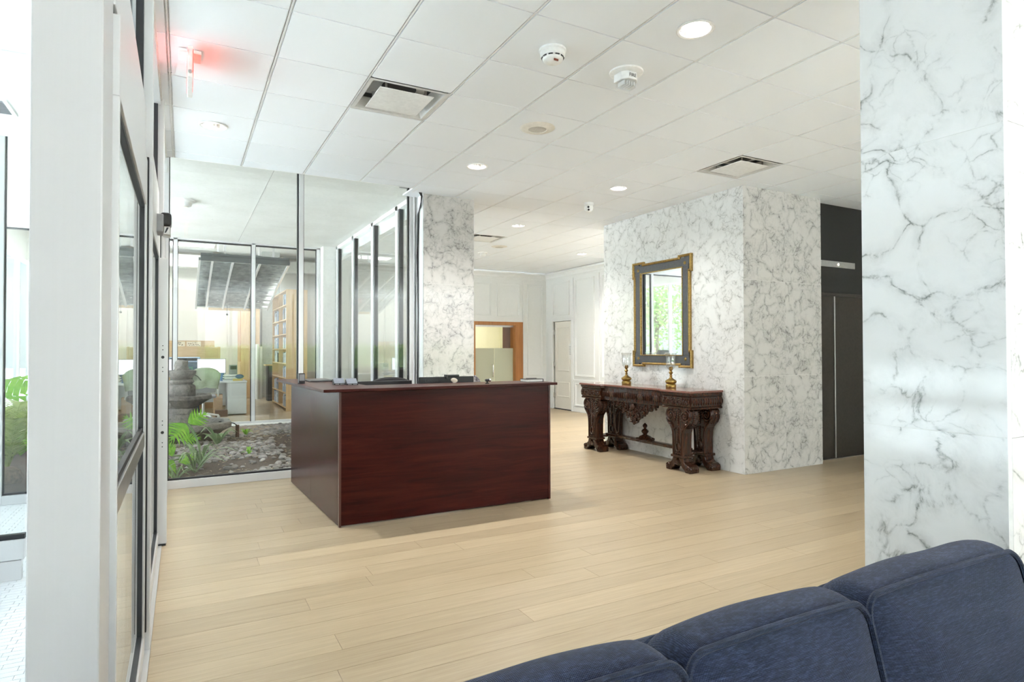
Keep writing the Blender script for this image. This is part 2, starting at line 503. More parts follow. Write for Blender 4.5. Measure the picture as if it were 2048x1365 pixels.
M_FROND = mk_leaf('olive_frond', (0.24, 0.33, 0.08), (0.46, 0.52, 0.20))
M_TREELEAF = mk_leaf('tree_leaf', (0.10, 0.19, 0.04), (0.27, 0.38, 0.10))
M_BARK = plain('bark', (0.16, 0.115, 0.08), 0.9, var=0.4, scale=25)
M_RUST = plain('rusty_iron', (0.10, 0.045, 0.03), 0.8, var=0.3)
M_REDMARBLE = marble('red_brown_marble', 4.0, (0.20, 0.085, 0.065), (0.12, 0.05, 0.04), (0.42, 0.32, 0.27))

# ================================================================== STRUCTURE
GX, GY, GT = 1.7393, 2.9487, 0.6096      # ceiling grid origin and pitch
XF = -0.175                              # plane of the glazed door wall on the left
YG = 7.30                                # glass wall between lobby and garden
YB = 13.08                               # back wall / far glass wall
XR = 2.80                                # glass wall on the right side of the garden
XE = -3.55                               # outer glazing
YF = -7.05                               # front glazing behind the camera

# ---- lobby floor: subfloor + single oak planks (run along x)
floor = struct(MB().box(XF-0.02, 9.3, YF, YB+0.2, -0.12, -0.012).build('floor', M_GAP))
PW = 0.178
PL = MB().box(0, 1.0, 0, PW-0.0016, -0.0115, 0.0).mesh('plank', M_OAK)
row = 0; y = 0.85; FO = origin(floor); nplank = 0
while y < YB - 0.01:
    x = XF + 0.045 - RND.random()*1.9
    while x < 9.25:
        L = RND.choice((1.9, 2.2, 2.2, 2.5))
        x0 = max(x, XF+0.045); x1 = min(x+L, 9.25)
        x += L
        if x1-x0 < 0.02: continue
        # skip what stands wholly under the garden, the marble core or behind it
        if y > YG-0.02 and x1 < XR: continue
        if y > YG-0.02: x0 = max(x0, XR-0.02)
        if 5.07 < y < 7.4 and x0 > 5.66: continue
        inst('plank', PL, floor, (x0-FO.x, y-FO.y, 0-FO.z), sc=(x1-x0-0.0016, 1, 1)); nplank += 1
    y += PW
rest = MB()
y = YF
while y < 0.84:
    rest.box(XF+0.02, 9.25, y, min(y+PW-0.0016, 0.848), -0.0115, 0.0); y += PW
rf = rest.build('plank_field', M_OAK, floor); rf['kind'] = 'stuff'
trim = struct(MB().box(XF-0.06, XF+0.044, YF, YG, -0.01, 0.004).build('trim_1', M_ALU_DARK))

# ---- lobby ceiling
ceil = struct(MB().box(XF-0.05, 9.3, YF, 6.83, CZ+0.12, CZ+0.20).box(2.35, 9.3, 6.83, 7.32, CZ+0.12, CZ+0.20).box(XR+0.05, 9.3, 7.32, YB+0.1, CZ+0.12, CZ+0.20).build('ceiling', M_PLENUM))
CO = origin(ceil)
G1, G2 = 0.0125, 0.0050
TX, TY = GT-2*G1, GT-2*G2
def tile_mesh(hole=0.0):
    mb = MB()
    if not hole:
        mb.box(-TX/2, TX/2, -TY/2, TY/2, 0, 0.018)
    else:
        n = 32
        for z in (0.0, 0.018):
            for i in range(n):
                a = 2*pi*i/n; mb.v.append((hole*cos(a), hole*sin(a), z))
            for i in range(n):
                a = 2*pi*i/n; k = max(abs(cos(a)), abs(sin(a)))
                mb.v.append((cos(a)/k*TX/2, sin(a)/k*TY/2, z))
        for i in range(n):
            j = (i+1) % n
            mb.f += [(i, n+i, n+j, j), (2*n+i, 2*n+j, 3*n+j, 3*n+i), (i, j, 2*n+j, 2*n+i), (n+i, 3*n+i, 3*n+j, n+j)]
    return mb.mesh('ceiling_tile', M_TILE)
TILE = tile_mesh(); TILE_H = tile_mesh(0.092)
def gx(i): return GX + GT*i
def gy(j): return GY + GT*j
LIGHTS = [(-3, 4), (1, 4), (4, 4), (1, -1), (4, 8), (8, 11), (7, 8), (9, 8)]
VENTS = [(-1, 2), (5, 2), (4, 10)]
for j in range(-4, 17):
    for i in range(-4, 12):
        x0, x1, y0, y1 = gx(i)+G1, gx(i+1)-G1, gy(j)+G2, gy(j+1)-G2
        x0 = max(x0, XF+0.03); x1 = min(x1, 9.2)
        lim = 6.815 if (x0+x1)/2 < 2.40 else YB-0.02
        y1 = min(y1, lim)
        if (y0+y1)/2 > 7.2: x0 = max(x0, XR+0.06)
        if x1-x0 < 0.02 or y1-y0 < 0.02 or y0 < 0.9: continue
        if (x0 > 5.68 and 4.95 < y0 and y1 < 7.5) and not (x0 > 7.0 and y1 < 5.1): continue
        if x0 > 8.1 and y0 > 5.0: continue
        if (i, j) in VENTS: continue
        cx, cy = (x0+x1)/2-CO.x, (y0+y1)/2-CO.y
        me = TILE_H if (i, j) in LIGHTS else TILE
        inst('ceiling_tile', me, ceil, (cx, cy, CZ-CO.z), sc=((x1-x0)/TX, (y1-y0)/TY, 1))
back = MB().box(XF+0.03, 9.2, YF, gy(-4)+0.3, CZ, CZ+0.018).build('rear_ceiling_panel', M_TILE, ceil)
for i in range(-3, 13):
    x = gx(i); y1 = 6.82 if x < 2.4 else YB if x > XR else 7.3
    MB().box(x-0.013, x+0.013, 0.8, y1, CZ+0.013, CZ+0.018).box(x-0.0045, x+0.0045, 0.8, y1, CZ+0.002, CZ+0.013).box(x-0.002, x+0.002, 0.8, y1, CZ+0.010, CZ+0.05).build('grid_runner', M_TBAR, ceil)
for j in range(-3, 17):
    y = gy(j); x0 = XF+0.03 if y < 6.8 else 2.4 if y < 7.3 else XR+0.06
    MB().box(x0, 9.2, y-0.006, y+0.006, CZ+0.011, CZ+0.016).build('grid_crossbar', M_TBAR, ceil)
MB().box(XF+0.0, 2.42, 6.815, 6.83, CZ-0.001, CZ+0.12).box(2.405, 2.42, 6.83, 7.0, CZ-0.001, CZ+0.12).box(XF-0.02, XF+0.03, YF, 6.83, CZ-0.012, CZ+0.12).build('edge_angle', M_TBAR, ceil)

MB().box(XR+0.045, XR+0.06, 7.3, YB, CZ-0.001, SLAB).build('edge_angle', M_TBAR, ceil)
# ---- vestibule (left of the door wall)
vf = struct(MB().box(XE, XF-0.06, YF, YG, -0.12, -0.004).build('floor_vestibule', plain('mosaic_grout', (0.42, 0.43, 0.44), 0.9)))
mt = MB(); y = 2.2; r = 0
while y < YG-0.02:
    x = XE + 0.6 + (0.03 if r % 2 else 0)
    while x < XF-0.07:
        if x > -2.4: mt.box(x, min(x+0.093, XF-0.06), y, y+0.043, -0.004, 0.0)
        x += 0.096
    y += 0.046; r += 1
M_MOSAIC = plain('white_mosaic', (0.76, 0.78, 0.79), 0.45, var=0.04)
mo = mt.build('mosaic_tile', M_MOSAIC, vf); mo['kind'] = 'stuff'
MB().box(XE, XF-0.06, YF, 2.19, -0.004, 0.0).build('mosaic_field', M_MOSAIC, vf)
struct(MB().box(XE, XF-0.03, YF, 6.83, CZ, CZ+0.2).build('ceiling_vestibule', M_PLASTER))

# ---- slab over garden and office shell
gs = struct(MB().box(XE, 9.3, 6.90, YB+0.15, SLAB, SLAB+0.25).build('ceiling_garden', M_CONC))
each('form_joint', plain('joint_grey', (0.45, 0.45, 0.43), 0.9), gs, [(0.93, 0.937, 6.9, YB, SLAB-0.002, SLAB), (-0.26, -0.253, 6.9, YB, SLAB-0.002, SLAB)])
struct(MB().box(XE, 9.3, YF, 6.90, SLAB+0.05, SLAB+0.25).build('roof_slab', M_CONC), 'concrete roof slab above the lobby ceiling')
YO = 21.2; OZ = 4.45
M_OFFWALL = plain('warm_white_wall', (0.60, 0.57, 0.515), 0.7, var=0.02)
M_OFFLOOR = plain('polished_tan_floor', (0.47, 0.37, 0.25), 0.22, var=0.08, scale=3)
struct(MB().box(XE, 4.2, YB+0.1, YO, -0.12, 0.0).build('floor_office', M_OFFLOOR))
struct(MB().box(XE, 4.2, YO, YO+0.15, -0.1, OZ).build('wall_office_far', M_OFFWALL))
struct(MB().box(4.0, 4.2, YB+0.15, YO, -0.1, OZ).build('wall_office_right', M_OFFWALL))
struct(MB().box(XE, 4.2, YB+0.15, YO, OZ, OZ+0.15).box(XE, 4.2, YB+0.10, YB+0.15, SLAB+0.0, OZ+0.15).build('ceiling_office', M_PLASTER))
struct(MB().box(XE, 3.9, 20.6, 20.95, 3.93, 4.30).build('beam_office', M_CONC), 'board-marked concrete beam under the office ceiling')
oc = struct(MB().box(2.12, 2.62, 20.0, 20.5, 0, OZ).build('office_column', M_CONC2), 'raw grey concrete column standing in the office')
gc = struct(MB().box(2.50, 2.88, 12.75, 13.2, 0, SLAB).build('garden_column', M_CONC), 'pale concrete column at the far corner of the garden')

# ---- window frames
def mullion_y(par, x, y, z0, z1, w=0.05, d=0.10, gasket='-x'):
    # upright in a wall that runs along x (wall normal y)
    MB().box(x-w/2, x+w/2, y-d/2, y+d/2, z0, z1).build('mullion', M_ALU, par, bevel=0.003)
    each('gasket', M_BLACK, par, [(x-w/2-0.014, x-w/2, y-0.028, y+0.028, z0, z1), (x+w/2, x+w/2+0.008, y-0.02, y+0.02, z0, z1)])
# lobby / garden glass wall, carried on past the door wall into the vestibule
w1 = struct(empty('window_1', (1.0, YG, 0)))
xs1 = [-2.86, -1.50, -0.16, 1.18, 2.49]
for x in xs1: mullion_y(w1, x, YG, 0, SLAB)
for a, b in zip(xs1[:-1], xs1[1:]):
    MB().box(a+0.03, b-0.03, YG-0.004, YG+0.004, 0.10, SLAB-0.02).build('pane', M_GLASS, w1)
    MB().box(a+0.025, b-0.025, YG-0.05, YG+0.05, 0.0, 0.085).build('sill', M_ALU, w1, bevel=0.003)
    MB().box(a+0.025, b-0.025, YG-0.022, YG+0.022, 0.085, 0.103).build('gasket', M_BLACK, w1)
MB().box(XE, 2.55, YG-0.05, YG+0.05, SLAB-0.03, SLAB).build('head_rail', M_ALU, w1)
# garden / office glass wall
w3 = struct(empty('window_3', (0.5, YB, 0)))
xs3 = [-2.9, -1.55, -0.13, 1.22, 2.46]
for x in xs3: mullion_y(w3, x, YB, 0.0, SLAB, 0.07, 0.10)
for a, b in zip(xs3[:-1], xs3[1:]):
    MB().box(a+0.035, b-0.035, YB-0.004, YB+0.004, 0.04, SLAB-0.04).build('pane', M_GLASS, w3)
    MB().box(a+0.035, b-0.035, YB-0.05, YB+0.05, -0.05, 0.04).build('sill', M_ALU, w3)
    MB().box(a+0.035, b-0.035, YB-0.03, YB+0.03, SLAB-0.055, SLAB-0.03).build('gasket', M_BLACK, w3)
MB().box(XE, 2.5, YB-0.05, YB+0.05, SLAB-0.03, SLAB).build('head_rail', M_ALU, w3)
struct(MB().box(XE, 2.5, YB-0.28, YB-0.05, -0.3, 0.0).build('curb_garden', M_CONC), 'pale concrete kerb below the office glazing')
# glass wall on the right of the garden
w4 = struct(empty('window_4', (XR, 10, 0)))
ys4 = [YG+0.10, 8.70, 10.02, 11.34, 12.66]
for y in ys4:
    MB().box(XR-0.05, XR+0.05, y-0.06, y+0.06, 0, SLAB).build('mullion', M_ALU, w4, bevel=0.003)
    each('gasket', M_BLACK, w4, [(XR-0.028, XR+0.028, y+0.06, y+0.075, 0.04, SLAB), (XR-0.028, XR+0.028, y-0.095, y-0.06, 0.04, SLAB)])
for a, b in zip(ys4[:-1], ys4[1:]):
    MB().box(XR-0.004, XR+0.004, a+0.07, b-0.07, 0.06, SLAB-0.05).build('pane', M_GLASS, w4)
    MB().box(XR-0.05, XR+0.05, a+0.06, b-0.06, -0.05, 0.06).build('sill', M_ALU, w4)
MB().box(XR-0.05, XR+0.05, YG, 12.75, SLAB-0.06, SLAB).build('head_rail', M_WHITEP, w4)

# outer glazing (x = XE) and front glazing (y = YF)
w5 = struct(empty('window_5', (XE, 8, 0)))
struct(MB().box(XE-0.12, XE+0.05, YF, 1.30, 0, SLAB).build('wall_left_blocker', M_PLASTER))  # unseen solid wall, added to keep window light off the post
yy = 1.31
while yy < YO:
    zt = SLAB if yy < YB else 3.72
    MB().box(XE-0.06, XE+0.06, yy-0.03, yy+0.03, 0, zt).build('mullion', M_ALU, w5)
    if yy+1.34 < YO+0.6:
        MB().box(XE-0.004, XE+0.004, yy+0.03, min(yy+1.31, YO), 0.05, zt).build('pane', M_GLASS_PALE if 7.2 < yy < 12.9 else M_GLASS_TINT, w5)
    yy += 1.34
MB().box(XE-0.06, XE+0.06, 1.3, YO, -0.1, 0.06).build('sill', M_ALU, w5)
MB().box(XE-0.06, XE+0.10, YB, YO, 3.70, OZ+0.1).build('spandrel', M_PLASTER, w5)
w6 = struct(empty('window_6', (3, YF, 0)))
struct(MB().box(XE, 0.55, YF-0.1, YF+0.06, 0, SLAB).build('wall_front_blocker', M_PLASTER))  # unseen solid wall, added to block part of the front daylight
xx = 0.58
while xx < 9.3:
    MB().box(xx-0.03, xx+0.03, YF-0.06, YF+0.06, 0, SLAB).build('mullion', M_ALU, w6)
    if xx+1.34 < 9.4: MB().box(xx+0.03, xx+1.31, YF-0.004, YF+0.004, 0.05, SLAB).build('pane', M_GLASS, w6)
    xx += 1.34
MB().box(0.55, 9.3, YF-0.06, YF+0.06, -0.1, 0.06).build('sill', M_ALU, w6)

# ---- glazed door wall on the left (x = XF): posts, header, door leaves
w2 = struct(empty('window_2', (XF, 4.5, 0)))
# wide foreground post
MB().box(-0.306, -0.168, 1.72, 1.93, 0, CZ).build('door_post', M_ALU_POST, w2, bevel=0.004)
for y in (3.42, 5.27):
    MB().box(XF-0.06, XF+0.042, y, y+0.075, 0.0, CZ).build('mullion', M_ALU, w2, bevel=0.003)
    each('gasket', M_BLACK, w2, [(XF-0.03, XF+0.002, y-0.03, y, 2.62, CZ), (XF-0.02, XF+0.028, y-0.03, y, 0.1, 2.36)])
# header box over the door leaves, its front lip and its gasket line
MB().box(XF-0.06, XF+0.012, 1.93, YG-0.06, 2.36, 2.62).build('header', M_ALU, w2, bevel=0.003)
MB().box(XF-0.05, XF+0.004, 1.93, YG-0.06, 2.342, 2.36).build('header_gap', M_BLACK, w2)
MB().box(XF-0.06, XF+0.02, 1.93, YG-0.06, CZ-0.05, CZ).build('head_rail', M_ALU, w2)
# fixed glass above the header
for a, b in ((1.93, 3.385), (3.495, 5.235), (5.345, YG-0.06)):
    MB().box(XF-0.047, XF-0.038, a, b, 2.62, CZ-0.05).build('pane', M_GLASS, w2)
def leaf(a, b, mid, holes=False):
    d = MB()
    x0, x1 = XF-0.022, XF+0.022
    d.box(x0, x1, a, b, 2.12, 2.34); d.box(x0, x1, a, b, 0.012, 0.10)
    d.box(x0, x1, b-0.055, b, 0.10, 2.12)
    d.box(x0, x1, a, a+0.02, 0.10, 2.12)
    f = d.build('door_leaf', M_ALU, w2, bevel=0.002)
    MB().frame(a+0.02, b-0.055, 0.10, 2.12, 0.016, 'x', XF-0.014, XF+0.014).build('gasket', M_BLACK, f)
    if mid:
        MB().box(XF+0.0, XF+0.020, a+0.02, b-0.055, 0.985, 1.055).build('push_rail', M_STEEL, f, bevel=0.003)
        MB().box(XF-0.004, XF+0.012, a+0.02, b-0.055, 1.055, 1.075).build('push_bar_gasket', M_BLACK, f)
    MB().box(XF-0.004, XF+0.004, a+0.03, b-0.065, 0.11, 2.11).build('pane', M_GLASS, f)
    return f
leaf(1.94, 3.385, True)
leaf(3.50, 5.235, False)
leaf(5.35, YG-0.07, True)
# lock stile with bolt holes, standing proud of the second upright
st = MB().box(XF+0.012, XF+0.075, 5.20, 5.27, 0.012, 2.12).build('lock_stile', M_ALU, w2, bevel=0.003)
for z in (1.385, 0.83):
    MB().lathe([(0.011, -0.003), (0.011, 0.0)], (XF+0.044, 5.199, z), 12, 'y').build('bolt_hole', M_BLACK, st)
    for k in (-0.105, -0.075, 0.055, 0.085): MB().lathe([(0.004, -0.003), (0.004, 0.0)], (XF+0.044, 5.199, z+k), 8, 'y').build('screw_hole', M_BLACK, st)
MB().box(XF-0.02, XF+0.07, 5.19, 5.28, 0.0, 0.012).build('stile_shoe', M_BLACK, st)
# motion sensor above the doors
se = thing('door_motion_sensor', 'small dark motion sensor on the header over the glass doors', 'sensor', (XF+0.05, 4.62, 2.20))
MB().box(XF+0.012, XF+0.062, 4.54, 4.70, 2.20, 2.32).build('housing', M_GREYP, se, bevel=0.01)
MB().box(XF+0.04, XF+0.105, 4.555, 4.685, 2.245, 2.335).build('lens_hood', M_BLACKP, se, bevel=0.02, seg=3)
MB().box(XF+0.055, XF+0.100, 4.56, 4.68, 2.185, 2.245).build('face_plate', M_STEEL, se, bevel=0.008)
MB().prism([(XF+0.066, 2.20), (XF+0.074, 2.20), (XF+0.090, 2.235), (XF+0.078, 2.235)], 'y', 4.557, 4.56).build('arrow_mark', M_BLACK, se)
# glass screen inside the vestibule (bottom rail in two lifts, glass above)
w7 = struct(empty('window_7', (-1.6, 4.87, 0)))
MB().box(-2.3, -0.885, 4.85, 4.90, 0.0, 0.125).build('bottom_rail', M_ALU, w7, bevel=0.003)
MB().box(-2.3, -0.87, 4.84, 4.91, 0.13, 0.255).build('glazing_rail', M_ALU, w7, bevel=0.003)
MB().box(-2.3, -0.87, 4.855, 4.895, 0.255, 0.285).build('gasket', M_BLACK, w7)
MB().box(-2.3, -0.875, 4.871, 4.879, 0.285, CZ).build('pane', M_GLASS, w7)

# ---- marble: core block, column, foreground pillar
def slab_set(par, axis, plane, thick, us, zs, mat, side=1):
    # separate slabs with fine open joints; outward face at `plane`
    g = 0.0010
    for a, b in zip(us[:-1], us[1:]):
        for z0, z1 in zip(zs[:-1], zs[1:]):
            p0, p1 = sorted((plane, plane + thick*side))
            mb = MB()
            if axis == 'x': mb.box(p0, p1, a+g, b-g, z0+g, z1-g)
            else: mb.box(a+g, b-g, p0, p1, z0+g, z1-g)
            mb.build('marble_slab', mat, par)
ZS = [0.0, 1.12, 2.24, CZ]
M_JOINT = plain('marble_joint', (0.74, 0.73, 0.70), 0.8)
core = struct(MB().box(5.6615, 7.0485, 4.9215, 7.5585, 0, CZ-0.002).build('wall_core', M_JOINT))
slab_set(core, 'x', 5.66, 0.018, [4.92, 5.80, 6.70, 7.56], ZS, M_MARBLE_MID)
slab_set(core, 'y', 4.92, 0.018, [5.662, 6.375, 7.05], ZS, M_MARBLE_SHADED)
slab_set(core, 'x', 7.05, 0.018, [4.92, 5.06], ZS, M_MARBLE_SHADED, -1)
slab_set(core, 'y', 7.56, 0.018, [5.68, 6.4, 7.05], ZS, M_MARBLE, -1)
col = struct(MB().box(2.5715, 3.2185, 7.0015, 7.60, 0, SLAB-0.002).build('marble_column', M_JOINT), 'white marble column at the end of the garden glass')
slab_set(col, 'y', 7.0, 0.018, [2.553, 3.22], ZS, M_MARBLE_SHADED)
slab_set(col, 'x', 3.22, 0.018, [7.02, 7.62], ZS, M_MARBLE, -1)
MB().box(2.551, 2.57, 7.02, 7.60, 0, SLAB-0.002).build('plaster_return', M_PLASTER, col)
wire = MB()
for k in range(3):
    wire.tube([(2.50-0.02*k, 6.95, CZ+0.03), (2.53-0.006*k, 6.985, CZ-0.04), (2.537, 7.05, CZ-0.10-0.02*k), (2.538, 7.14+0.012*k, CZ-0.22), (2.538, 7.17+0.012*k, 2.6), (2.540, 7.16, 1.9), (2.538, 7.17+0.01*k, 1.1), (2.538, 7.17, 0.3)], 0.006, 6)
tag(wire.build('cable_bundle', M_BLACK, None, smooth=True), 'black cables running down the side of the marble column', 'cable')
pil = struct(MB().box(2.5515, 3.1985, 1.0795, 1.5885, 0, CZ-0.002).build('marble_pillar', M_JOINT), 'white marble pillar in the right foreground behind the sofa')
slab_set(pil, 'x', 2.55, 0.018, [1.072, 1.59], ZS, M_MARBLE)
slab_set(pil, 'y', 1.065, 0.018, [2.562, 3.20], ZS, M_MARBLE)
slab_set(pil, 'y', 1.59, 0.018, [2.57, 3.20], ZS, M_MARBLE, -1)
slab_set(pil, 'x', 3.20, 0.018, [1.085, 1.57], ZS, M_MARBLE, -1)
MB().prism([(2.550, 1.073), (2.5625, 1.0655), (2.569, 1.071), (2.555, 1.079)], 'z', 0, CZ).build('corner_bead', M_WHITEP, pil)

# ---- elevator wall and doors
wr = struct(MB().box(9.2, 9.35, -3.8, YB, 0, CZ+0.1).build('wall_right', M_WHITEPAINT))
w8 = struct(empty('added_window_right', (9.28, -5.4, 0)))  # added window out of view, lifts the ceiling light on the right
yy = YF
while yy < -3.7:
    MB().box(9.22, 9.34, yy-0.03, yy+0.03, 0, SLAB).build('mullion', M_ALU, w8)
    if yy+1.0 < -3.7: MB().box(9.276, 9.284, yy+0.03, min(yy+1.31, -3.8), 0.05, SLAB).build('pane', M_GLASS_PALE, w8)
    yy += 1.34
MB().box(9.22, 9.34, YF, -3.8, -0.1, 0.06).build('sill', M_ALU, w8)
ew = struct(MB().box(7.05, 9.2, 5.10, 5.25, 0, CZ).build('wall_elevator', M_ELEV2))
MB().box(7.05, 9.2, 5.066, 5.10, 2.17, CZ).build('upper_panel', M_ELEV2, ew)
MB().box(7.05, 9.2, 5.058, 5.10, 2.128, 2.17).build('door_head', M_ELEV, ew, bevel=0.003)
MB().box(8.20, 9.2, 5.058, 5.10, 0, 2.128).build('jamb', M_ELEV, ew)
ed = struct(empty('door_1', (7.6, 5.085, 0)))
MB().box(7.06, 7.528, 5.082, 5.10, 0.008, 2.128).build('door_leaf', M_ELEV, ed, bevel=0.002)
MB().box(7.552, 8.20, 5.076, 5.10, 0.008, 2.128).build('door_leaf', M_ELEV, ed, bevel=0.002)
MB().box(7.530, 7.550, 5.070, 5.10, 0.008, 2.128).build('meeting_edge', M_STEEL, ed, bevel=0.002)
MB().box(7.05, 8.20, 5.058, 5.12, 0.0, 0.006).build('threshold', M_STEEL, ed)
ei = thing('floor_indicator', 'steel floor indicator strip above the dark elevator doors', 'indicator', (7.6, 5.06, 2.50))
MB().box(7.22, 7.955, 5.054, 5.066, 2.508, 2.588).build('plate', M_STEEL, ei, bevel=0.002)
MB().lathe([(0.0, -0.004), (0.012, -0.004), (0.014, 0.0)], (7.60, 5.054, 2.548), 16, 'y').build('lamp_dot', emit('lit_indicator', (1.0, 0.86, 0.62), 4.0), ei, smooth=True)

# ---- back wall with panel mouldings and the cherry doorway
bw = struct(MB().box(2.86, 5.95, YB, YB+0.12, 0, CZ).box(7.33, 9.3, YB, YB+0.12, 0, CZ).box(5.95, 7.33, YB, YB+0.12, 2.11, CZ).build('wall_back', M_WHITEPAINT))
rw = struct(MB().box(8.0, 8.12, 7.4, 11.93, 0, CZ).box(8.0, 8.12, 12.75, YB, 0, CZ).box(8.0, 8.12, 11.93, 12.75, 2.13, CZ).build('wall_corridor', M_WHITEPAINT))
struct(MB().box(7.05, 8.0, 7.4, 7.55, 0, CZ).build('wall_corridor_end', M_WHITEPAINT))
def moulding(par, axis, plane, u0, u1, z0, z1, w=0.042):
    o = 0.026
    mb = MB()
    mb.frame(u0, u1, z0, z1, w*0.55, axis, plane-o, plane+0.001)
    mb.frame(u0+w*0.5, u1-w*0.5, z0+w*0.5, z1-w*0.5, w*0.5, axis, plane-o*0.5, plane+0.001)
    mb.build('panel_moulding', M_WHITEPAINT, par, bevel=0.004)
for u0, u1, z0, z1 in [(3.1, 3.9, 0.80, 3.04), (4.1, 4.9, 0.80, 3.04), (5.1, 5.8, 2.25, 3.04), (5.93, 6.47, 2.25, 3.04), (6.62, 7.24, 2.25, 3.04), (7.46, 7.90, 0.80, 3.04), (7.46, 7.90, 0.15, 0.66), (3.1, 3.9, 0.15, 0.66), (4.1, 4.9, 0.15, 0.66)]:
    moulding(bw, 'y', YB, u0, u1, z0, z1)
each('stile_strip', M_WHITEPAINT, bw, [(7.335, 7.375, YB-0.02, YB, 0, 3.12), (4.98, 5.02, YB-0.02, YB, 0, 3.12)], 0.004)
each('baseboard', M_WHITEPAINT, bw, [(7.40, 7.98, YB-0.02, YB, 0, 0.12), (2.9, 5.9, YB-0.02, YB, 0, 0.12)], 0.004)
each('chair_rail', M_WHITEPAINT, bw, [(7.40, 7.98, YB-0.018, YB, 0.70, 0.75)], 0.004)
CR = [(0, 0), (-0.016, 0.0), (-0.02, 0.02), (-0.03, 0.03), (-0.035, 0.075), (-0.062, 0.115), (-0.075, 0.12), (-0.075, 0.165), (0, 0.165)]
MB().prism([(YB+p, CZ-0.175+q) for p, q in CR][::-1], 'x', 2.9, 8.0).build('crown_moulding', M_WHITEPAINT, bw)
MB().prism([(8.0+p, CZ-0.175+q) for p, q in CR], 'y', 7.55, YB).build('crown_moulding', M_WHITEPAINT, rw)
for u0, u1, z0, z1 in [(12.02, 12.74, 2.26, 3.06), (11.03, 11.78, 0.82, 3.06), (9.95, 10.75, 0.82, 3.06), (11.03, 11.78, 0.14, 0.66), (9.95, 10.75, 0.14, 0.66)]:
    moulding(rw, 'x', 8.0, u0, u1, z0, z1)
each('stile_strip', M_WHITEPAINT, rw, [(7.98, 8.0, 11.855, 11.895, 0, 3.12), (7.98, 8.0, 10.84, 10.88, 0, 3.12)], 0.004)
each('chair_rail', M_WHITEPAINT, rw, [(7.982, 8.0, 7.6, 11.86, 0.70, 0.745), (7.98, 8.0, 11.9, 12.80, 2.15, 2.19)], 0.004)
each('baseboard', M_WHITEPAINT, rw, [(7.982, 8.0, 7.6, 11.86, 0, 0.12)], 0.004)
# panelled door, slightly ajar in its frame
d2 = struct(empty('door_2', (8.03, 12.73, 0)))
MB().box(7.975, 8.02, 12.735, 12.80, 0, 2.16).box(7.975, 8.02, 11.89, 11.94, 0, 2.16).box(7.975, 8.02, 11.89, 12.80, 2.12, 2.16).build('door_frame', M_WHITEPAINT, d2, bevel=0.004)
M_DOOR = plain('ivory_door_paint', (0.74, 0.715, 0.65), 0.45, var=0.02)
dl = MB().box(8.012, 8.055, 11.95, 12.69, 0.02, 2.11).build('door_leaf', M_DOOR, d2, bevel=0.003)
for z0, z1 in ((0.92, 1.99), (0.30, 0.66)):
    MB().frame(12.05, 12.59, z0, z1, 0.03, 'x', 8.0, 8.014).build('panel_moulding', M_DOOR, dl, bevel=0.004)
for z in (0.33, 1.08, 1.86):
    MB().box(7.998, 8.014, 12.665, 12.735, z-0.055, z+0.055).lathe([(0.012, -0.058), (0.012, 0.058)], (7.998, 12.715, z), 10).build('hinge', M_STEEL, d2)
MB().box(8.006, 8.012, 11.97, 12.10, 1.20, 1.58).build('notice_sheet', plain('paper_white', (0.78, 0.78, 0.76), 0.7), dl)
each('notice_line', plain('print_grey', (0.33, 0.33, 0.33), 0.7), dl, [(8.004, 8.0065, 11.985, 12.085, 1.50-0.035*k, 1.512-0.035*k) for k in range(6)])
MB().box(8.0, 8.3, 11.93, 12.75, -0.005, 0.012).build('door_mat_strip', plain('dark_carpet', (0.05, 0.05, 0.06), 0.95), d2)
# cherry lined doorway with frosted glass doors
d3 = struct(empty('door_3', (6.65, YB, 0)))
MB().box(7.12, 7.33, YB-0.012, YB+0.30, 0, 2.11).build('jamb', M_CHERRY, d3, bevel=0.003)
MB().box(5.95, 6.05, YB-0.012, YB+0.30, 0, 2.11).build('jamb', M_CHERRY, d3, bevel=0.003)
MB().box(6.05, 7.12, YB-0.012, YB+0.30, 2.03, 2.11).build('head', M_CHERRY, d3, bevel=0.003)
MB().box(6.92, 7.12, YB+0.26, YB+0.29, 1.38, 2.03).build('side_panel', plain('brown_panel', (0.16, 0.06, 0.02), 0.5), d3)
MB().box(6.05, 7.12, YB+0.10, YB+0.14, 1.985, 2.03).build('top_track', M_STEEL, d3)
for a, b in ((6.06, 6.60), (6.61, 7.115)):
    g = MB().box(a, b, YB+0.115, YB+0.125, 0.01, 1.985).build('glass_leaf', M_GLASS, d3)
    MB().box(a, b, YB+0.110, YB+0.1145, 0.01, 1.475).build('frosted_film', M_FROST, g)
MB().tube([(6.545, YB+0.10, 0.79), (6.545, YB+0.055, 0.80), (6.545, YB+0.045, 0.83), (6.545, YB+0.045, 1.04), (6.545, YB+0.055, 1.07), (6.545, YB+0.10, 1.08)], 0.014, 10).build('pull_handle', M_CHROME, d3, smooth=True)
M_YEL = plain('pale_yellow_wall', (0.70, 0.69, 0.52), 0.8, var=0.02)
struct(MB().box(5.0, 8.0, 15.4, 15.5, 0, 2.7).build('wall_meeting_room', M_YEL))
struct(MB().box(7.9, 8.0, YB+0.3, 15.4, 0, 2.7).box(5.0, 5.1, YB+0.12, 15.4, 0, 2.7).build('wall_meeting_side', M_YEL))
struct(MB().box(5.0, 8.0, YB+0.12, 15.5, 2.7, 2.8).build('ceiling_meeting', M_PLASTER))
struct(MB().box(5.0, 8.0, YB+0.12, 15.5, -0.1, 0.0).build('floor_meeting', M_OFFLOOR))
ml = bpy.data.lights.new('meeting_room_lamp', 'AREA'); ml.shape = 'DISK'; ml.size = 0.5; ml.energy = 7; ml.color = (1.0, 0.93, 0.76)
mlo = bpy.data.objects.new('meeting_room_lamp', ml); COL.objects.link(mlo); mlo.location = (6.5, 14.5, 2.68)

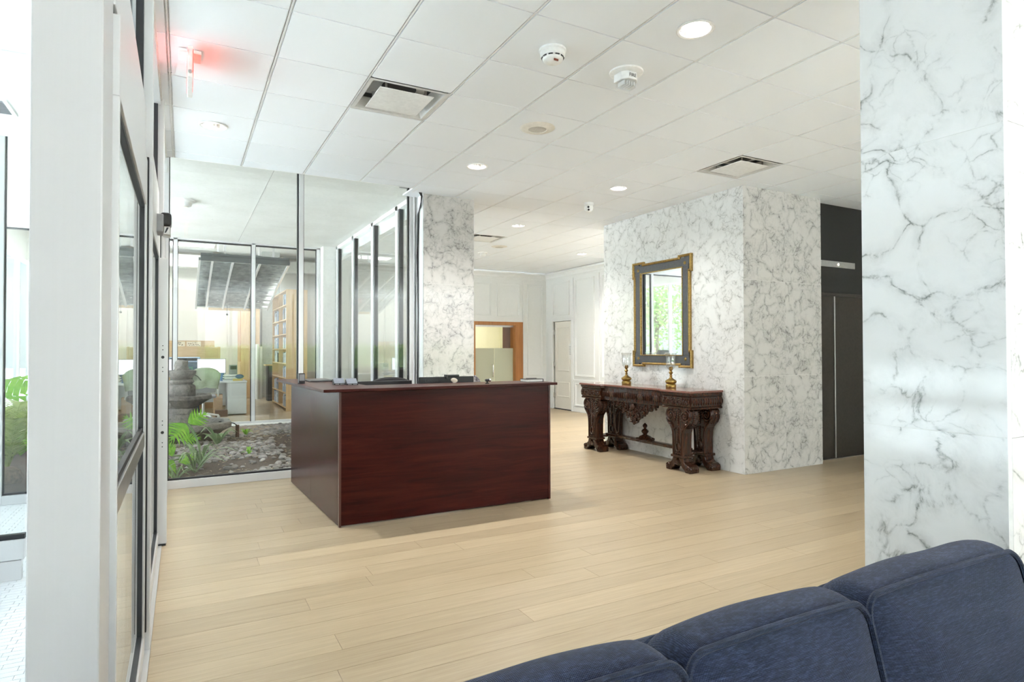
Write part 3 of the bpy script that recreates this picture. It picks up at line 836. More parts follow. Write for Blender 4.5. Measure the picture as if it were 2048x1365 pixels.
# ================================================================== CEILING FITTINGS
M_LAMP = emit('lit_lamp', (1.0, 0.97, 0.90), 14.0)
def downlight(i, j, label, power=42):
    x, y = gx(i)+GT/2, gy(j)+GT/2
    t = thing('recessed_downlight', label, 'ceiling light', (x, y, CZ), 'recessed ceiling downlights')
    MB().lathe([(0.088, 0.0), (0.110, -0.002), (0.112, -0.006), (0.104, -0.010), (0.090, -0.006)], (x, y, CZ), 32, closed=True).build('trim_ring', M_WHITEP, t, smooth=True)
    MB().lathe([(0.089, -0.004), (0.084, 0.03), (0.070, 0.075)], (x, y, CZ), 32, cap=False).build('reflector', M_CHROME, t, smooth=True)
    MB().lathe([(0.0, 0.0), (0.045, 0.002), (0.066, 0.012), (0.070, 0.03), (0.0, 0.032)], (x, y, CZ+0.040), 24).build('lamp', M_LAMP, t, smooth=True)
    l = bpy.data.lights.new('downlight_beam', 'SPOT'); l.energy = power; l.color = (1.0, 0.965, 0.91); l.spot_size = radians(140); l.spot_blend = 1.0; l.shadow_soft_size = 0.06
    o = bpy.data.objects.new('downlight_beam', l); COL.objects.link(o); o.parent = t; o.location = (0, 0, -0.012)
downlight(-3, 4, 'recessed downlight by the glazed door wall, right of the exit sign')
downlight(1, 4, 'recessed downlight above the reception desk, beyond the round speaker')
downlight(4, 4, 'lit recessed downlight just left of the marble block, above the dome camera', 22)
downlight(1, -1, 'large bright recessed downlight at the top right, nearest of all')
downlight(4, 8, 'small recessed downlight right of the marble column over the passage', 42)
downlight(8, 11, 'farthest recessed downlight near the panelled corner', 45)
downlight(7, 8, 'added unseen downlight brightening the passage behind the marble block, the left one', 40)  # added lamp out of view, brightens the passage
downlight(9, 8, 'added unseen downlight brightening the passage behind the marble block, the right one', 40)  # second added lamp out of view, also for the passage

M_GREYW = plain('grey_white_metal', (0.62, 0.62, 0.60), 0.4)
def diffuser(i, j, label):
    x0, x1, y0, y1 = gx(i)+0.006, gx(i+1)-0.006, gy(j)+0.006, gy(j+1)-0.006
    cx, cy = (x0+x1)/2, (y0+y1)/2
    t = thing('air_diffuser', label, 'air vent', (cx, cy, CZ), 'square ceiling air diffusers')
    mb = MB(); a, b = (x1-x0)/2, 0.21
    zt = CZ+0.075
    P = [[(cx+sx*r, cy+sy*r, z) for sx, sy in ((-1,-1),(1,-1),(1,1),(-1,1))] for r, z in ((a, CZ-0.002), (a-0.03, CZ-0.001), (b+0.01, zt))]
    for k in range(2):
        for q in range(4):
            w = (q+1) % 4
            mb.quad(P[k][q], P[k+1][q], P[k+1][w], P[k][w])
    mb.build('sloped_frame', M_GREYW, t)
    MB().box(cx-b, cx+b, cy-b, cy+b, zt+0.03, zt+0.04).build('plenum_plate', M_GREYW, t)
    MB().lathe([(0.0, 0.0), (0.13, 0.0), (0.13, 0.012)], (cx, cy, zt+0.015), 24).build('duct_neck', M_BLACKP, t, smooth=True)
    MB().box(cx-0.205, cx+0.205, cy-0.205, cy+0.205, CZ-0.012, CZ-0.006).build('face_plate', M_WHITEP, t, bevel=0.003)
    each('hanger_bracket', M_STEEL, t, [(cx+sx*0.15-0.008, cx+sx*0.15+0.008, cy+sy*0.17-0.003, cy+sy*0.17+0.003, CZ-0.006, zt+0.035) for sx in (-1, 1) for sy in (-1, 1)])
diffuser(-1, 2, 'square air diffuser with dropped plate, the nearest, left of the smoke detector')
diffuser(5, 2, 'square air diffuser in the ceiling beside the marble block corner')
diffuser(4, 10, 'far square air diffuser half hidden by the marble column')

def smoke(i, j, label):
    x, y = gx(i)+GT/2, gy(j)+GT/2
    t = thing('smoke_detector', label, 'smoke detector', (x, y, CZ))
    MB().lathe([(0.0, 0.0), (0.085, 0.0), (0.085, -0.012), (0.078, -0.018), (0.078, -0.040), (0.070, -0.048), (0.0, -0.048)], (x, y, CZ), 32).build('base', M_WHITEP, t, smooth=True)
    for k in range(10):
        a0 = 2*pi*k/10; pts = [(x+0.0685*cos(a0+q*0.1), y+0.0685*sin(a0+q*0.1), CZ-0.054) for q in range(5)]
        MB().tube(pts, 0.0045, 5).build('vent_slot', M_BLACKP, t)
    MB().lathe([(0.066, -0.048), (0.066, -0.062), (0.058, -0.074), (0.030, -0.088), (0.0, -0.088)], (x, y, CZ), 32).build('sensor_head', M_WHITEP, t, smooth=True)
    MB().cbox((x-0.005, y-0.048, CZ-0.078), (0.030, 0.006, 0.022)).build('red_tag', plain('dark_red', (0.22, 0.05, 0.03), 0.5), t)
    return t
smoke(0, 0, 'round white smoke detector with slotted rim and dark red tag')
x, y = gx(1)+GT/2, gy(0)+GT/2+0.03
t = thing('fire_strobe', 'white ceiling fire strobe lettered FIRE with faceted clear lens', 'fire alarm', (x, y, CZ))
MB().lathe([(0.0, 0.0), (0.115, 0.0), (0.113, -0.010), (0.098, -0.016), (0.0, -0.016)], (x, y, CZ), 36).build('base_plate', M_WHITEP, t, smooth=True)
bx = MB().prism([(x-0.068, y-0.03), (x-0.03, y-0.066), (x+0.035, y-0.066), (x+0.070, y-0.03), (x+0.070, y+0.05), (x-0.068, y+0.05)], 'z', CZ-0.070, CZ-0.016).build('housing', M_WHITEP, t, bevel=0.004)
MB().prism([(x-0.058, y-0.025), (x-0.025, y-0.056), (x+0.030, y-0.056), (x+0.060, y-0.025), (x+0.060, y+0.04), (x-0.058, y+0.04)], 'z', CZ-0.105, CZ-0.070).build('lens', mk_glass('strobe_lens', (0.94, 0.95, 0.96), 0.12, 0.6, 0.08), t)
each('reflector_fin', M_WHITEP, t, [(x-0.045+0.02*k, x-0.037+0.02*k, y-0.035, y+0.03, CZ-0.10, CZ-0.072) for k in range(5)])

def text_obj(name, body, size, loc, rot, mat, parent=None, align='CENTER', ext=0.0008):
    c = bpy.data.curves.new(name, 'FONT'); c.body = body; c.size = size; c.align_x = align; c.align_y = 'CENTER'; c.extrude = ext
    o = bpy.data.objects.new(name, c); COL.objects.link(o)
    o.location = Vector(loc) - (origin(parent) if parent is not None else Vector((0,0,0)))
    o.rotation_euler = rot
    dg = bpy.context.evaluated_depsgraph_get(); dg.update()
    me = bpy.data.meshes.new_from_object(o.evaluated_get(dg)); me.name = name
    me.materials.clear(); me.materials.append(mat)
    n = bpy.data.objects.new(name, me); COL.objects.link(n); n.location = o.location; n.rotation_euler = o.rotation_euler
    bpy.data.objects.remove(o)
    if parent is not None: n.parent = parent
    return n
text_obj('lettering', 'FIRE', 0.032, (x+0.002, y-0.0665, CZ-0.045), (radians(90), 0, 0), M_BLACKP, t)

def speaker(i, j, label):
    x, y = gx(i)+GT/2, gy(j)+GT/2
    t = thing('ceiling_speaker', label, 'speaker', (x, y, CZ), 'round ceiling speakers')
    MB().lathe([(0.078, -0.012), (0.080, -0.016), (0.120, -0.010), (0.146, -0.004), (0.150, 0.0)], (x, y, CZ), 40, cap=False).build('bezel', M_CREAMP, t, smooth=True)
    MB().lathe([(0.0, -0.015), (0.04, -0.0145), (0.078, -0.012)], (x, y, CZ), 32).build('grille', plain('speaker_mesh', (0.55, 0.53, 0.48), 0.6, 0.2, var=0.3, scale=500), t, smooth=True)
speaker(1, 2, 'cream round ceiling speaker between the diffuser and the reception desk')
speaker(5, 11, 'far cream round ceiling speaker over the passage, right of the marble column')

t = thing('dome_camera', 'white turret security camera with two dark lenses on the ceiling', 'camera', (4.60, 6.46, CZ))
MB().lathe([(0.0, 0.0), (0.062, 0.0), (0.062, -0.03), (0.050, -0.042), (0.0, -0.042)], (4.60, 6.46, CZ), 28).build('mount', M_WHITEP, t, smooth=True)
MB().ball((4.60, 6.46, CZ-0.066), 0.058, 20, 12).build('ball', M_WHITEP, t, smooth=True)
for c_, r_ in (((4.562, 6.415, CZ-0.064), 0.014), ((4.571, 6.422, CZ-0.096), 0.014)):
    MB().ball(c_, r_, 12, 8).build('lens', M_BLACKP, t, smooth=True)

t = thing('far_detector', 'small white detector on the far ceiling beside the marble column', 'smoke detector', (5.12, 10.72, CZ))
MB().lathe([(0, 0), (0.09, 0), (0.088, -0.015), (0, -0.016)], (5.12, 10.72, CZ), 24).build('base', M_WHITEP, t, smooth=True)
MB().cbox((5.11, 10.70, CZ-0.045), (0.09, 0.08, 0.06)).build('head', M_WHITEP, t, bevel=0.012)

t = thing('garden_detector', 'white conical detector on the concrete soffit above the garden', 'detector', (0.0, 9.75, SLAB))
MB().lathe([(0, 0), (0.155, 0), (0.150, -0.015), (0.115, -0.025), (0.095, -0.075), (0.075, -0.085), (0, -0.085)], (0.0, 9.75, SLAB), 32).build('housing', M_WHITEP, t, smooth=True)
MB().lathe([(0, 0), (0.062, 0.0), (0.055, -0.012), (0, -0.014)], (0.0, 9.75, SLAB-0.085), 24).build('lens', M_CREAMP, t, smooth=True)

# exit sign, seen edge-on, hung from the ceiling with its red faces to left and right
t = thing('exit_sign', 'white exit sign seen edge-on, throwing a red glow on the ceiling', 'exit sign', (0.03, 4.40, CZ))
MB().box(0.016, 0.046, 4.20, 4.55, 3.105, CZ-0.028).build('housing', M_WHITEP, t, bevel=0.004)
MB().box(-0.035, 0.095, 4.30, 4.45, CZ-0.028, CZ-0.004).build('canopy', M_WHITEP, t, bevel=0.006)
M_EXIT = emit('red_exit_letters', (1.0, 0.03, 0.02), 1.2)
text_obj('letters', 'EXIT', 0.20, (0.047, 4.375, 3.198), (radians(90), 0, radians(90)), M_EXIT, t)
text_obj('letters', 'EXIT', 0.20, (0.015, 4.375, 3.198), (radians(90), 0, radians(-90)), M_EXIT, t)
MB().lathe([(0, -0.002), (0.012, -0.002), (0.012, 0.0)], (0.031, 4.20, 3.14), 12, 'y').build('test_button', M_STEEL, t)
rl = bpy.data.lights.new('exit_glow', 'AREA'); rl.shape = 'RECTANGLE'; rl.size, rl.size_y = 0.3, 0.16; rl.energy = 0.045; rl.color = (1.0, 0.04, 0.03)
ro = bpy.data.objects.new('exit_glow', rl); COL.objects.link(ro); ro.parent = t; ro.location = (0.05-0.03, 4.375-4.40, 3.19-CZ); ro.rotation_euler = (radians(90), 0, radians(90))

# vestibule ceiling vent
t = thing('return_grille', 'white louvred air grille in the vestibule ceiling at the left edge', 'air vent', (-1.42, 6.02, CZ))
MB().frame(-1.66, -1.18, 5.83, 6.20, 0.03, 'z', CZ-0.008, CZ).build('frame', M_WHITEP, t)
for k in range(12):
    MB().box(-1.63, -1.21, 5.865+0.026*k, 5.869+0.026*k, CZ-0.012, CZ).build('louvre', M_GREYP, t)
MB().box(-1.63, -1.21, 5.86, 6.17, CZ-0.002, CZ+0.0).build('backing', M_GREYP, t)

# ================================================================== RECEPTION DESK
ZT, ZU = 1.122, 1.098
dk = thing('reception_desk', 'dark mahogany L-shaped reception desk with overhanging counter', 'reception desk', (2.1, 5.6, 0))
MB().prism([(0.975, 4.945), (3.160, 4.960), (3.160, 5.42), (1.44, 5.42), (1.39, 7.0), (0.885, 7.0)], 'z', ZU, ZT).build('counter_top', M_MAH_X, dk, bevel=0.004)
MB().box(1.128, 3.098, 5.030, 5.056, 0.012, ZU).build('front_panel', M_MAH_X, dk)
MB().box(1.113, 1.130, 5.020, 5.058, 0.004, ZU).build('corner_post', M_MAH_EDGE, dk)
MB().box(3.097, 3.117, 5.024, 5.42, 0.004, ZU).build('right_end_panel', M_MAH_Z, dk)
MB().prism([(1.113, 5.059), (1.133, 5.059), (1.096, 6.055), (1.076, 6.055)], 'z', 0.010, ZU).build('left_panel', M_MAH_Z, dk)
MB().prism([(1.076, 6.058), (1.096, 6.058), (1.059, 7.0), (1.039, 7.0)], 'z', 0.010, ZU).build('left_panel', M_MAH_Z, dk)
MB().prism([(1.09, 6.06), (1.10, 6.06), (1.10, 6.05), (1.09, 6.05)], 'z', 0.01, 0.02).build('levelling_foot', M_BLACKP, dk)
each('work_surface', M_MAH_X, dk, [(1.4, 3.09, 5.42, 6.10, 0.72, 0.75), (1.13, 1.4, 5.06, 6.98, 0.72, 0.75)])
MB().box(2.6, 3.05, 5.44, 6.05, 0.0, 0.72).build('drawer_pedestal', M_MAH_Z, dk)

def monitor(name, label, x0, x1, y, ztop, txt=None):
    t = thing(name, label, 'monitor', ((x0+x1)/2, y, 0.75))
    cx = (x0+x1)/2
    MB().box(x0, x1, y, y+0.03, ztop-0.34, ztop).build('back_shell', M_BLACKP, t, bevel=0.006)
    MB().box(x0+0.012, x1-0.012, y+0.03, y+0.032, ztop-0.325, ztop-0.012).build('screen', plain('dark_screen', (0.02, 0.022, 0.025), 0.15), t)
    MB().box(cx-0.03, cx+0.03, y-0.03, y, 0.76, ztop-0.08).build('neck', M_BLACKP, t, bevel=0.005)
    MB().box(cx-0.12, cx+0.12, y-0.10, y+0.10, 0.75, 0.764).build('stand_base', M_BLACKP, t, bevel=0.005)
    if txt: text_obj('logo_lettering', txt, 0.045, (x0+0.125, y-0.0008, ztop-0.035), (radians(90), 0, 0), plain('dull_logo', (0.05, 0.05, 0.052), 0.3), t)
    return t
monitor('computer_monitor', 'low black monitor behind the counter next to the card holders', 1.46, 2.03, 5.90, 1.131)
m2 = monitor('computer_monitor', 'black monitor back with faint logo and clip-on webcam, behind the counter', 2.00, 2.575, 5.60, 1.172, 'Lenovo')
t = thing('clip_webcam', 'flat black webcam clipped on top of the right monitor', 'webcam', (2.345, 5.61, 1.172))
MB().box(2.285, 2.410, 5.585, 5.635, 1.172, 1.190).build('body', M_BLACKP, t, bevel=0.004)
MB().box(2.268, 2.286, 5.58, 5.64, 1.150, 1.192).build('clip', M_BLACKP, t, bevel=0.003)
t = thing('desk_disc', 'small cream oval disc standing on the counter before the monitor', 'ornament', (2.275, 5.40, ZT))
MB().ball((0, 0, 0), (0.036, 0.008, 0.021), 20, 10).rot(radians(12), 'Y').move((2.275, 5.395, 1.1455)).build('disc', plain('cream_plastic', (0.72, 0.66, 0.54), 0.4), t, smooth=True)
MB().box(2.262, 2.288, 5.385, 5.405, ZT, ZT+0.004).box(2.271, 2.279, 5.392, 5.398, ZT, ZT+0.01).build('foot', M_WHITEP, t)
t = thing('mini_camera', 'small chrome and black webcam standing on the counter', 'webcam', (2.475, 5.09, ZT))
MB().lathe([(0, 0), (0.019, 0), (0.019, 0.006), (0.007, 0.010), (0.007, 0.022), (0, 0.022)], (2.475, 5.09, ZT), 16).build('foot', M_BLACKP, t, smooth=True)
MB().lathe([(0, 0), (0.0105, 0.0), (0.0125, 0.008), (0.0125, 0.050), (0, 0.052)], (2.455, 5.09, ZT+0.032), 16, 'x').build('barrel', M_BLACKP, t, smooth=True)
MB().lathe([(0.0, 0.0), (0.0138, 0.0), (0.0138, 0.016), (0.0, 0.018)], (2.492, 5.09, ZT+0.033), 16, 'x').build('ring', M_CHROME, t, smooth=True)
t = thing('organizer_book', 'black bound organizer lying on the right end of the counter', 'book', (3.01, 5.19, ZT))
MB().box(2.92, 3.10, 5.12, 5.27, ZT, ZT+0.004).box(2.92, 3.10, 5.12, 5.27, ZT+0.024, ZT+0.029).box(3.093, 3.10, 5.12, 5.27, ZT, ZT+0.029).build('cover', M_BLACKP, t, bevel=0.0015)
MB().box(2.924, 3.093, 5.125, 5.265, ZT+0.004, ZT+0.024).build('pages', M_WHITEP, t)
MB().tube([(2.95, 5.20, ZT+0.032), (3.06, 5.19, ZT+0.032)], 0.004, 8).build('pen', M_BLACKP, t, smooth=True)
t = thing('desk_speaker', 'small upright black speaker with a cable on the back corner of the counter', 'speaker', (0.975, 5.95, ZT))
MB().box(0.945, 1.000, 5.92, 5.985, ZT+0.008, ZT+0.098).build('cabinet', M_BLACKP, t, bevel=0.006)
MB().lathe([(0, 0), (0.034, 0), (0.03, 0.01), (0, 0.012)], (0.972, 5.952, ZT), 20).build('foot', M_BLACKP, t, smooth=True)
MB().box(0.950, 0.995, 5.916, 5.920, ZT+0.03, ZT+0.09).build('front_grille', M_GREYP, t)
MB().tube([(0.995, 5.97, ZT+0.03), (1.05, 6.0, ZT+0.015), (1.13, 6.05, ZT+0.008), (1.25, 6.12, ZT+0.008), (1.33, 6.3, ZT+0.008)], 0.004, 6).build('cable', M_BLACK, t, smooth=True)
t = thing('keyboard_tray_pad', 'flat black writing pad lying along the inner edge of the counter', 'pad', (1.25, 6.35, ZT))
MB().box(1.10, 1.375, 6.22, 6.50, ZT, ZT+0.012).build('pad', M_BLACKP, t, bevel=0.003)
def card_holder(x, y, label):
    t = thing('card_holder', label, 'card holder', (x, y, ZT), 'clear card holders on the counter')
    MB().prism([(y-0.03, ZT), (y+0.055, ZT), (y+0.055, ZT+0.006), (y+0.045, ZT+0.048), (y+0.038, ZT+0.048), (y-0.012, ZT+0.010), (y-0.022, ZT+0.014), (y-0.03, ZT+0.014)], 'x', x-0.05, x+0.05).build('stand', M_BLACKP, t)
    b = MB().box(x-0.046, x+0.046, y-0.022, y+0.050, ZT+0.012, ZT+0.017)
    b.rot(radians(36), 'X', (x, y-0.02, ZT+0.012)); b.build('card_stack', plain('pale_card', (0.16, 0.18, 0.22), 0.4), t)
    each('label_strip', plain('pale_print', (0.4, 0.42, 0.42), 0.5), t, [(x-0.040, x-0.008, y-0.031, y-0.0295, ZT+0.004, ZT+0.010), (x+0.004, x+0.040, y-0.031, y-0.0295, ZT+0.004, ZT+0.010)])
card_holder(1.245, 5.62, 'black card holder on the counter, the left one nearer the speaker')
card_holder(1.335, 5.52, 'black card holder on the counter, the right one beside the low monitor')

t = thing('office_chair', 'black office chair behind the reception desk, only its curved back showing', 'chair', (1.96, 6.45, 0))
mb = MB(); pr = []
for k in range(13):
    a = pi*k/12; pr.append((1.96+0.22*cos(a) + 0.0, 1.04 + 0.105*sin(a)**0.6))
mb.prism([(2.17, 0.62)] + pr + [(1.75, 0.62)], 'y', 6.36, 6.42).build('backrest', M_BLACKP, t, bevel=0.015)
MB().box(1.72, 2.20, 6.38, 6.86, 0.44, 0.52).build('seat', M_BLACKP, t, bevel=0.03)
MB().lathe([(0.03, 0.08), (0.03, 0.44)], (1.96, 6.62, 0), 12).build('gas_post', M_GREYP, t, smooth=True)
for k in range(5):
    a = 2*pi*k/5+0.3
    MB().tube([(1.96, 6.62, 0.10), (1.96+0.28*cos(a), 6.62+0.28*sin(a), 0.055)], 0.02, 8).ball((1.96+0.28*cos(a), 6.62+0.28*sin(a), 0.028), 0.028, 10, 6).build('leg', M_BLACKP, t, smooth=True)
MB().box(1.93, 1.99, 6.40, 6.50, 0.5, 0.75).build('back_bracket', M_GREYP, t)
def mk_plaid():
    q = NT('dark_patterned_cloth'); v = q.n('TexVoronoi'); q.l(q.pos((1, 1, 0.7)), v.inputs['Vector']); v.inputs['Scale'].default_value = 34
    return q.set(q.ramp(v.outputs['Distance'], [(0.2, (0.03, 0.03, 0.04)), (0.5, (0.10, 0.09, 0.10)), (0.75, (0.32, 0.31, 0.34))]), 0.9)
t = thing('side_chair', 'chair with dark patterned upholstery behind the desk, beside the marble column', 'chair', (3.10, 7.9, 0))
mb = MB(); pr = []
for k in range(13):
    a = pi*k/12; pr.append((3.34+0.30*cos(a), 0.90+0.235*sin(a)**0.8))
mb.prism([(3.64, 0.42)] + pr + [(3.04, 0.42)], 'y', 7.62, 7.74).build('backrest', mk_plaid(), t, bevel=0.04, seg=3)
MB().box(3.06, 3.62, 7.70, 8.25, 0.36, 0.48).build('seat', mk_plaid(), t, bevel=0.03)
for sx in (3.09, 3.59):
    for sy in (7.68, 8.2): MB().lathe([(0.014, 0.0), (0.022, 0.36)], (sx, sy, 0), 10).build('leg', M_BLACKP, t)

# ================================================================== CARVED CONSOLE TABLE
ct = thing('console_table', 'carved dark wood console table with red marble top by the marble wall', 'console table', (5.37, 6.31, 0))
YA, YZ = 5.235, 7.40          # right and left ends
XA, XZ = 5.13, 5.635          # front and wall side
CW = 0.46                     # width of the projecting end bays
def outline(o):               # breakfront plan, grown by o
    d = 0.055
    return [(XA-o, YA-o), (XZ+min(o, 0.008), YA-o), (XZ+min(o, 0.008), YZ+o), (XA-o, YZ+o), (XA-o, YZ-CW-o), (XA+d-o, YZ-CW-o-0.02), (XA+d-o, YA+CW+o+0.02), (XA-o, YA+CW+o)]
mb = MB().prism(outline(0.028), 'z', 0.925, 0.952)
mb.build('marble_top', M_REDMARBLE, ct, bevel=0.010, seg=3)
MB().prism(outline(0.012), 'z', 0.898, 0.925).build('top_moulding', M_CARVED, ct, bevel=0.008, seg=3)
# apron with a swelling profile, bay by bay
PROF = [(0.0, 0.735), (-0.012, 0.738), (-0.014, 0.755), (-0.002, 0.765), (-0.010, 0.785), (-0.024, 0.810), (-0.026, 0.835), (-0.014, 0.862), (-0.004, 0.878), (-0.016, 0.890), (-0.016, 0.900), (0.05, 0.900), (0.05, 0.735)]
def apron_y(x, y0, y1, name):
    return MB().prism([(x+p, q) for p, q in PROF], 'y', y0, y1).build(name, M_CARVED, ct)
apron_y(XA+0.012, YA, YA+CW, 'apron_bay'); apron_y(XA+0.012, YZ-CW, YZ, 'apron_bay'); apron_y(XA+0.060, YA+CW, YZ-CW, 'apron_front')
MB().prism([(YA+p, q) for p, q in PROF][::-1], 'x', XA+0.01, XZ).build('apron_end', M_CARVED, ct)
MB().prism([(YZ-p, q) for p, q in PROF], 'x', XA+0.01, XZ).build('apron_end', M_CARVED, ct)
MB().box(XA+0.04, XZ-0.02, YA+0.03, YZ-0.03, 0.75, 0.90).build('carcass', M_CARVED, ct)
# gadroons and masks along the aprons
gd = MB(); n = 34; L = YZ-YA-2*CW
for k in range(n):
    y = YA+CW+L*(k+0.5)/n
    if k % 8 in (3, 4):
        gd.ball((XA+0.030, y, 0.825), (0.020, 0.024, 0.044), 8, 6)
    else:
        gd.ball((XA+0.032, y, 0.822), (0.016, 0.0120, 0.042), 6, 5)
gd.build('gadroon_band', M_CARVED, ct, smooth=True)
for yc in (YA+CW/2, YZ-CW/2):
    le = MB()
    for k in range(11):
        y = yc+(k-5)*0.037
        le.ball((XA-0.012+0.004*(k % 2), y, 0.822+0.012*((k*7) % 3-1)), (0.020, 0.021, 0.034), 8, 6)
        le.ball((XA-0.016, y+0.015, 0.797), (0.013, 0.012, 0.020), 6, 5); le.ball((XA-0.016, y-0.012, 0.852), (0.012, 0.012, 0.016), 6, 5)
    for sg in (-1, 1):
        pts = [(XA-0.022, yc+sg*(0.03+0.09*u+0.03*sin(u*9)), 0.822+0.028*cos(u*9)) for u in [q/14 for q in range(15)]]
        le.tube(pts, 0.008, 6)
    le.build('leaf_carving', M_CARVED, ct, smooth=True)
le = MB()
for k in range(12):
    xq = XA+0.05+k*0.038
    le.ball((xq, YA-0.020, 0.822), (0.013, 0.015, 0.042), 6, 5)
le.build('leaf_carving', M_CARVED, ct, smooth=True)
# pendant cartouche under the middle
pc = (YA+YZ)/2
sil = [(-0.46, 0.75), (-0.44, 0.70), (-0.36, 0.69), (-0.33, 0.645), (-0.27, 0.65), (-0.235, 0.60), (-0.17, 0.60), (-0.15, 0.545), (-0.09, 0.535), (-0.06, 0.48), (0.0, 0.455)]
poly = [(pc+a, b) for a, b in sil] + [(pc-a, b) for a, b in sil[-2::-1]]
pd = MB().prism(poly, 'x', XA+0.075, XA+0.105).build('pendant_cartouche', M_CARVED, ct)
sc = MB(); R2 = random.Random(3)
def spiral(mb, cy, cz, x, r0, turns, sg, rad, ph=0.0, r_end=0.15, n=22):
    pts = []
    for k in range(n):
        u = k/(n-1); r = r0*(1-(1-r_end)*u); a = ph+sg*turns*2*pi*u
        pts.append((x - 0.006*u, cy+r*cos(a), cz+r*sin(a)))
    mb.tube(pts, rad, 7)
for a, b, r in [(-0.05, 0.64, 0.055), (-0.15, 0.66, 0.05), (-0.24, 0.68, 0.042), (-0.33, 0.705, 0.036), (-0.40, 0.72, 0.026), (-0.09, 0.575, 0.042), (-0.03, 0.525, 0.034), (-0.19, 0.625, 0.03)]:
    for sg in (-1, 1):
        spiral(sc, pc-sg*a, b, XA+0.068, r, 1.35, sg, 0.009, R2.random()*2)
        sc.ball((XA+0.070, pc-sg*a, b), (0.020, 0.014, 0.014), 7, 5)
        sc.ball((XA+0.072, pc-sg*(a-0.028), b-0.035), (0.018, 0.022, 0.016), 7, 5)
sc.ball((XA+0.055, pc, 0.685), (0.035, 0.036, 0.046), 10, 8).ball((XA+0.06, pc, 0.605), (0.026, 0.026, 0.040), 8, 6).ball((XA+0.075, pc, 0.475), (0.02, 0.02, 0.03), 8, 6)
sc.build('scroll_carving', M_CARVED, pd, smooth=True)

# legs: lyre shaped pilasters with volutes, on splayed scroll feet
HALF = [(0.165, 0.742), (0.196, 0.715), (0.206, 0.665), (0.200, 0.615), (0.178, 0.572), (0.145, 0.540), (0.115, 0.505), (0.098, 0.455), (0.092, 0.380), (0.090, 0.190)]
def make_leg(xc, yc, name='leg'):
    th = 0.062
    poly = [(yc+a, b) for a, b in HALF[::-1]] + [(yc-a, b) for a, b in HALF]
    lg = MB().prism(poly, 'x', xc-th, xc+th).build(name, M_CARVED, ct, bevel=0.005)
    cv = MB()
    for sx, x in ((-1, xc-th-0.004), (1, xc+th+0.004)):
        if sx == 1: continue
        for sg in (-1, 1):
            spiral(cv, yc+sg*0.118, 0.655, x, 0.080, 2.1, -sg, 0.0125, pi/2+sg*0.4, 0.12, 40)
            cv.ball((x-0.004, yc+sg*0.118, 0.655), 0.016, 8, 6)
            # raised borders following the outline, and acanthus runs
            cv.tube([(x, yc+sg*(a-0.012), b) for a, b in HALF[3:]], 0.011, 6)
            cv.tube([(x, yc+sg*(a-0.038), b) for a, b in HALF[6:]], 0.006, 6)
            pts = [(x-0.004, yc+sg*(0.135-0.10*u), 0.555-0.075*u+0.02*sin(u*8)) for u in [q/10 for q in range(11)]]
            cv.tube(pts, 0.014, 7, r1=0.006)
            for k in range(5): cv.ball((x, yc+sg*(0.060-0.008*k), 0.60+0.028*k), (0.012, 0.020, 0.016), 7, 5)
        # central husk drop, leaf and cartouche ring
        for k in range(7): cv.ball((x, yc, 0.72-0.028*k), (0.014, 0.018-0.001*k, 0.017), 7, 5)
        for k in range(6): cv.ball((x-0.002, yc, 0.50-0.028*k), (0.012, 0.016-0.0008*k, 0.016), 7, 5)
        cv.tube([(x-0.004, yc+0.034*cos(a), 0.285+0.050*sin(a)) for a in [2*pi*q/16 for q in range(16)]], 0.010, 6, closed=True)
        for k in range(10):
            a = 2*pi*k/10; cv.ball((x-0.002, yc+0.050*cos(a), 0.285+0.066*sin(a)), (0.010, 0.009, 0.009), 6, 4)
        for k in range(3): cv.ball((x, yc+(k-1)*0.03, 0.212), (0.012, 0.015, 0.018), 6, 4)
    # beaded outer edges
    for sg in (-1, 1):
        for k in range(9):
            a, b = HALF[0][0]+0.036*sin(pi*k/8), 0.735-0.022*k
            cv.ball((xc, yc+sg*(a+0.004), b), (0.020, 0.014, 0.013), 7, 5)
            cv.ball((xc-0.04, yc+sg*(a+0.000), b), (0.012, 0.012, 0.010), 6, 4)
    cv.build('leg_carving', M_CARVED, lg, smooth=True)
    MB().box(xc-th-0.016, xc+th+0.016, yc-0.112, yc+0.112, 0.162, 0.192).build('collar', M_CARVED, lg, bevel=0.006)
    for sg in (-1, 1):
        ft = [(0.012, 0.162), (0.085, 0.162), (0.098, 0.120), (0.130, 0.095), (0.165, 0.088), (0.192, 0.072), (0.202, 0.045), (0.198, 0.0), (0.118, 0.0), (0.105, 0.028), (0.070, 0.048), (0.040, 0.085)]
        pl = [(yc+sg*a, b) for a, b in ft]
        if sg > 0: pl = pl[::-1]
        MB().prism(pl, 'x', xc-th-0.012, xc+th+0.012).build('foot', M_CARVED, lg, bevel=0.010, seg=3)
    sh = MB()
    for k in range(7):
        a = pi*(k+0.5)/7
        sh.tube([(xc-th-0.002, yc, 0.075), (xc-th-0.014, yc+0.052*cos(a), 0.075+0.060*sin(a))], 0.006, 6, r1=0.011)
    sh.box(xc-0.05, xc+0.05, yc-0.05, yc+0.05, 0.07, 0.165)
    for sg in (-1, 1):
        fs = MB(); spiral(fs, yc+sg*0.158, 0.052, xc-th-0.014, 0.030, 1.3, sg, 0.007, 0, 0.2, 16); fs.build('foot_scroll', M_CARVED, lg, smooth=True)
    sh.build('shell', M_CARVED, lg, smooth=True)
LY1, LY2 = YA+0.205, YZ-0.245
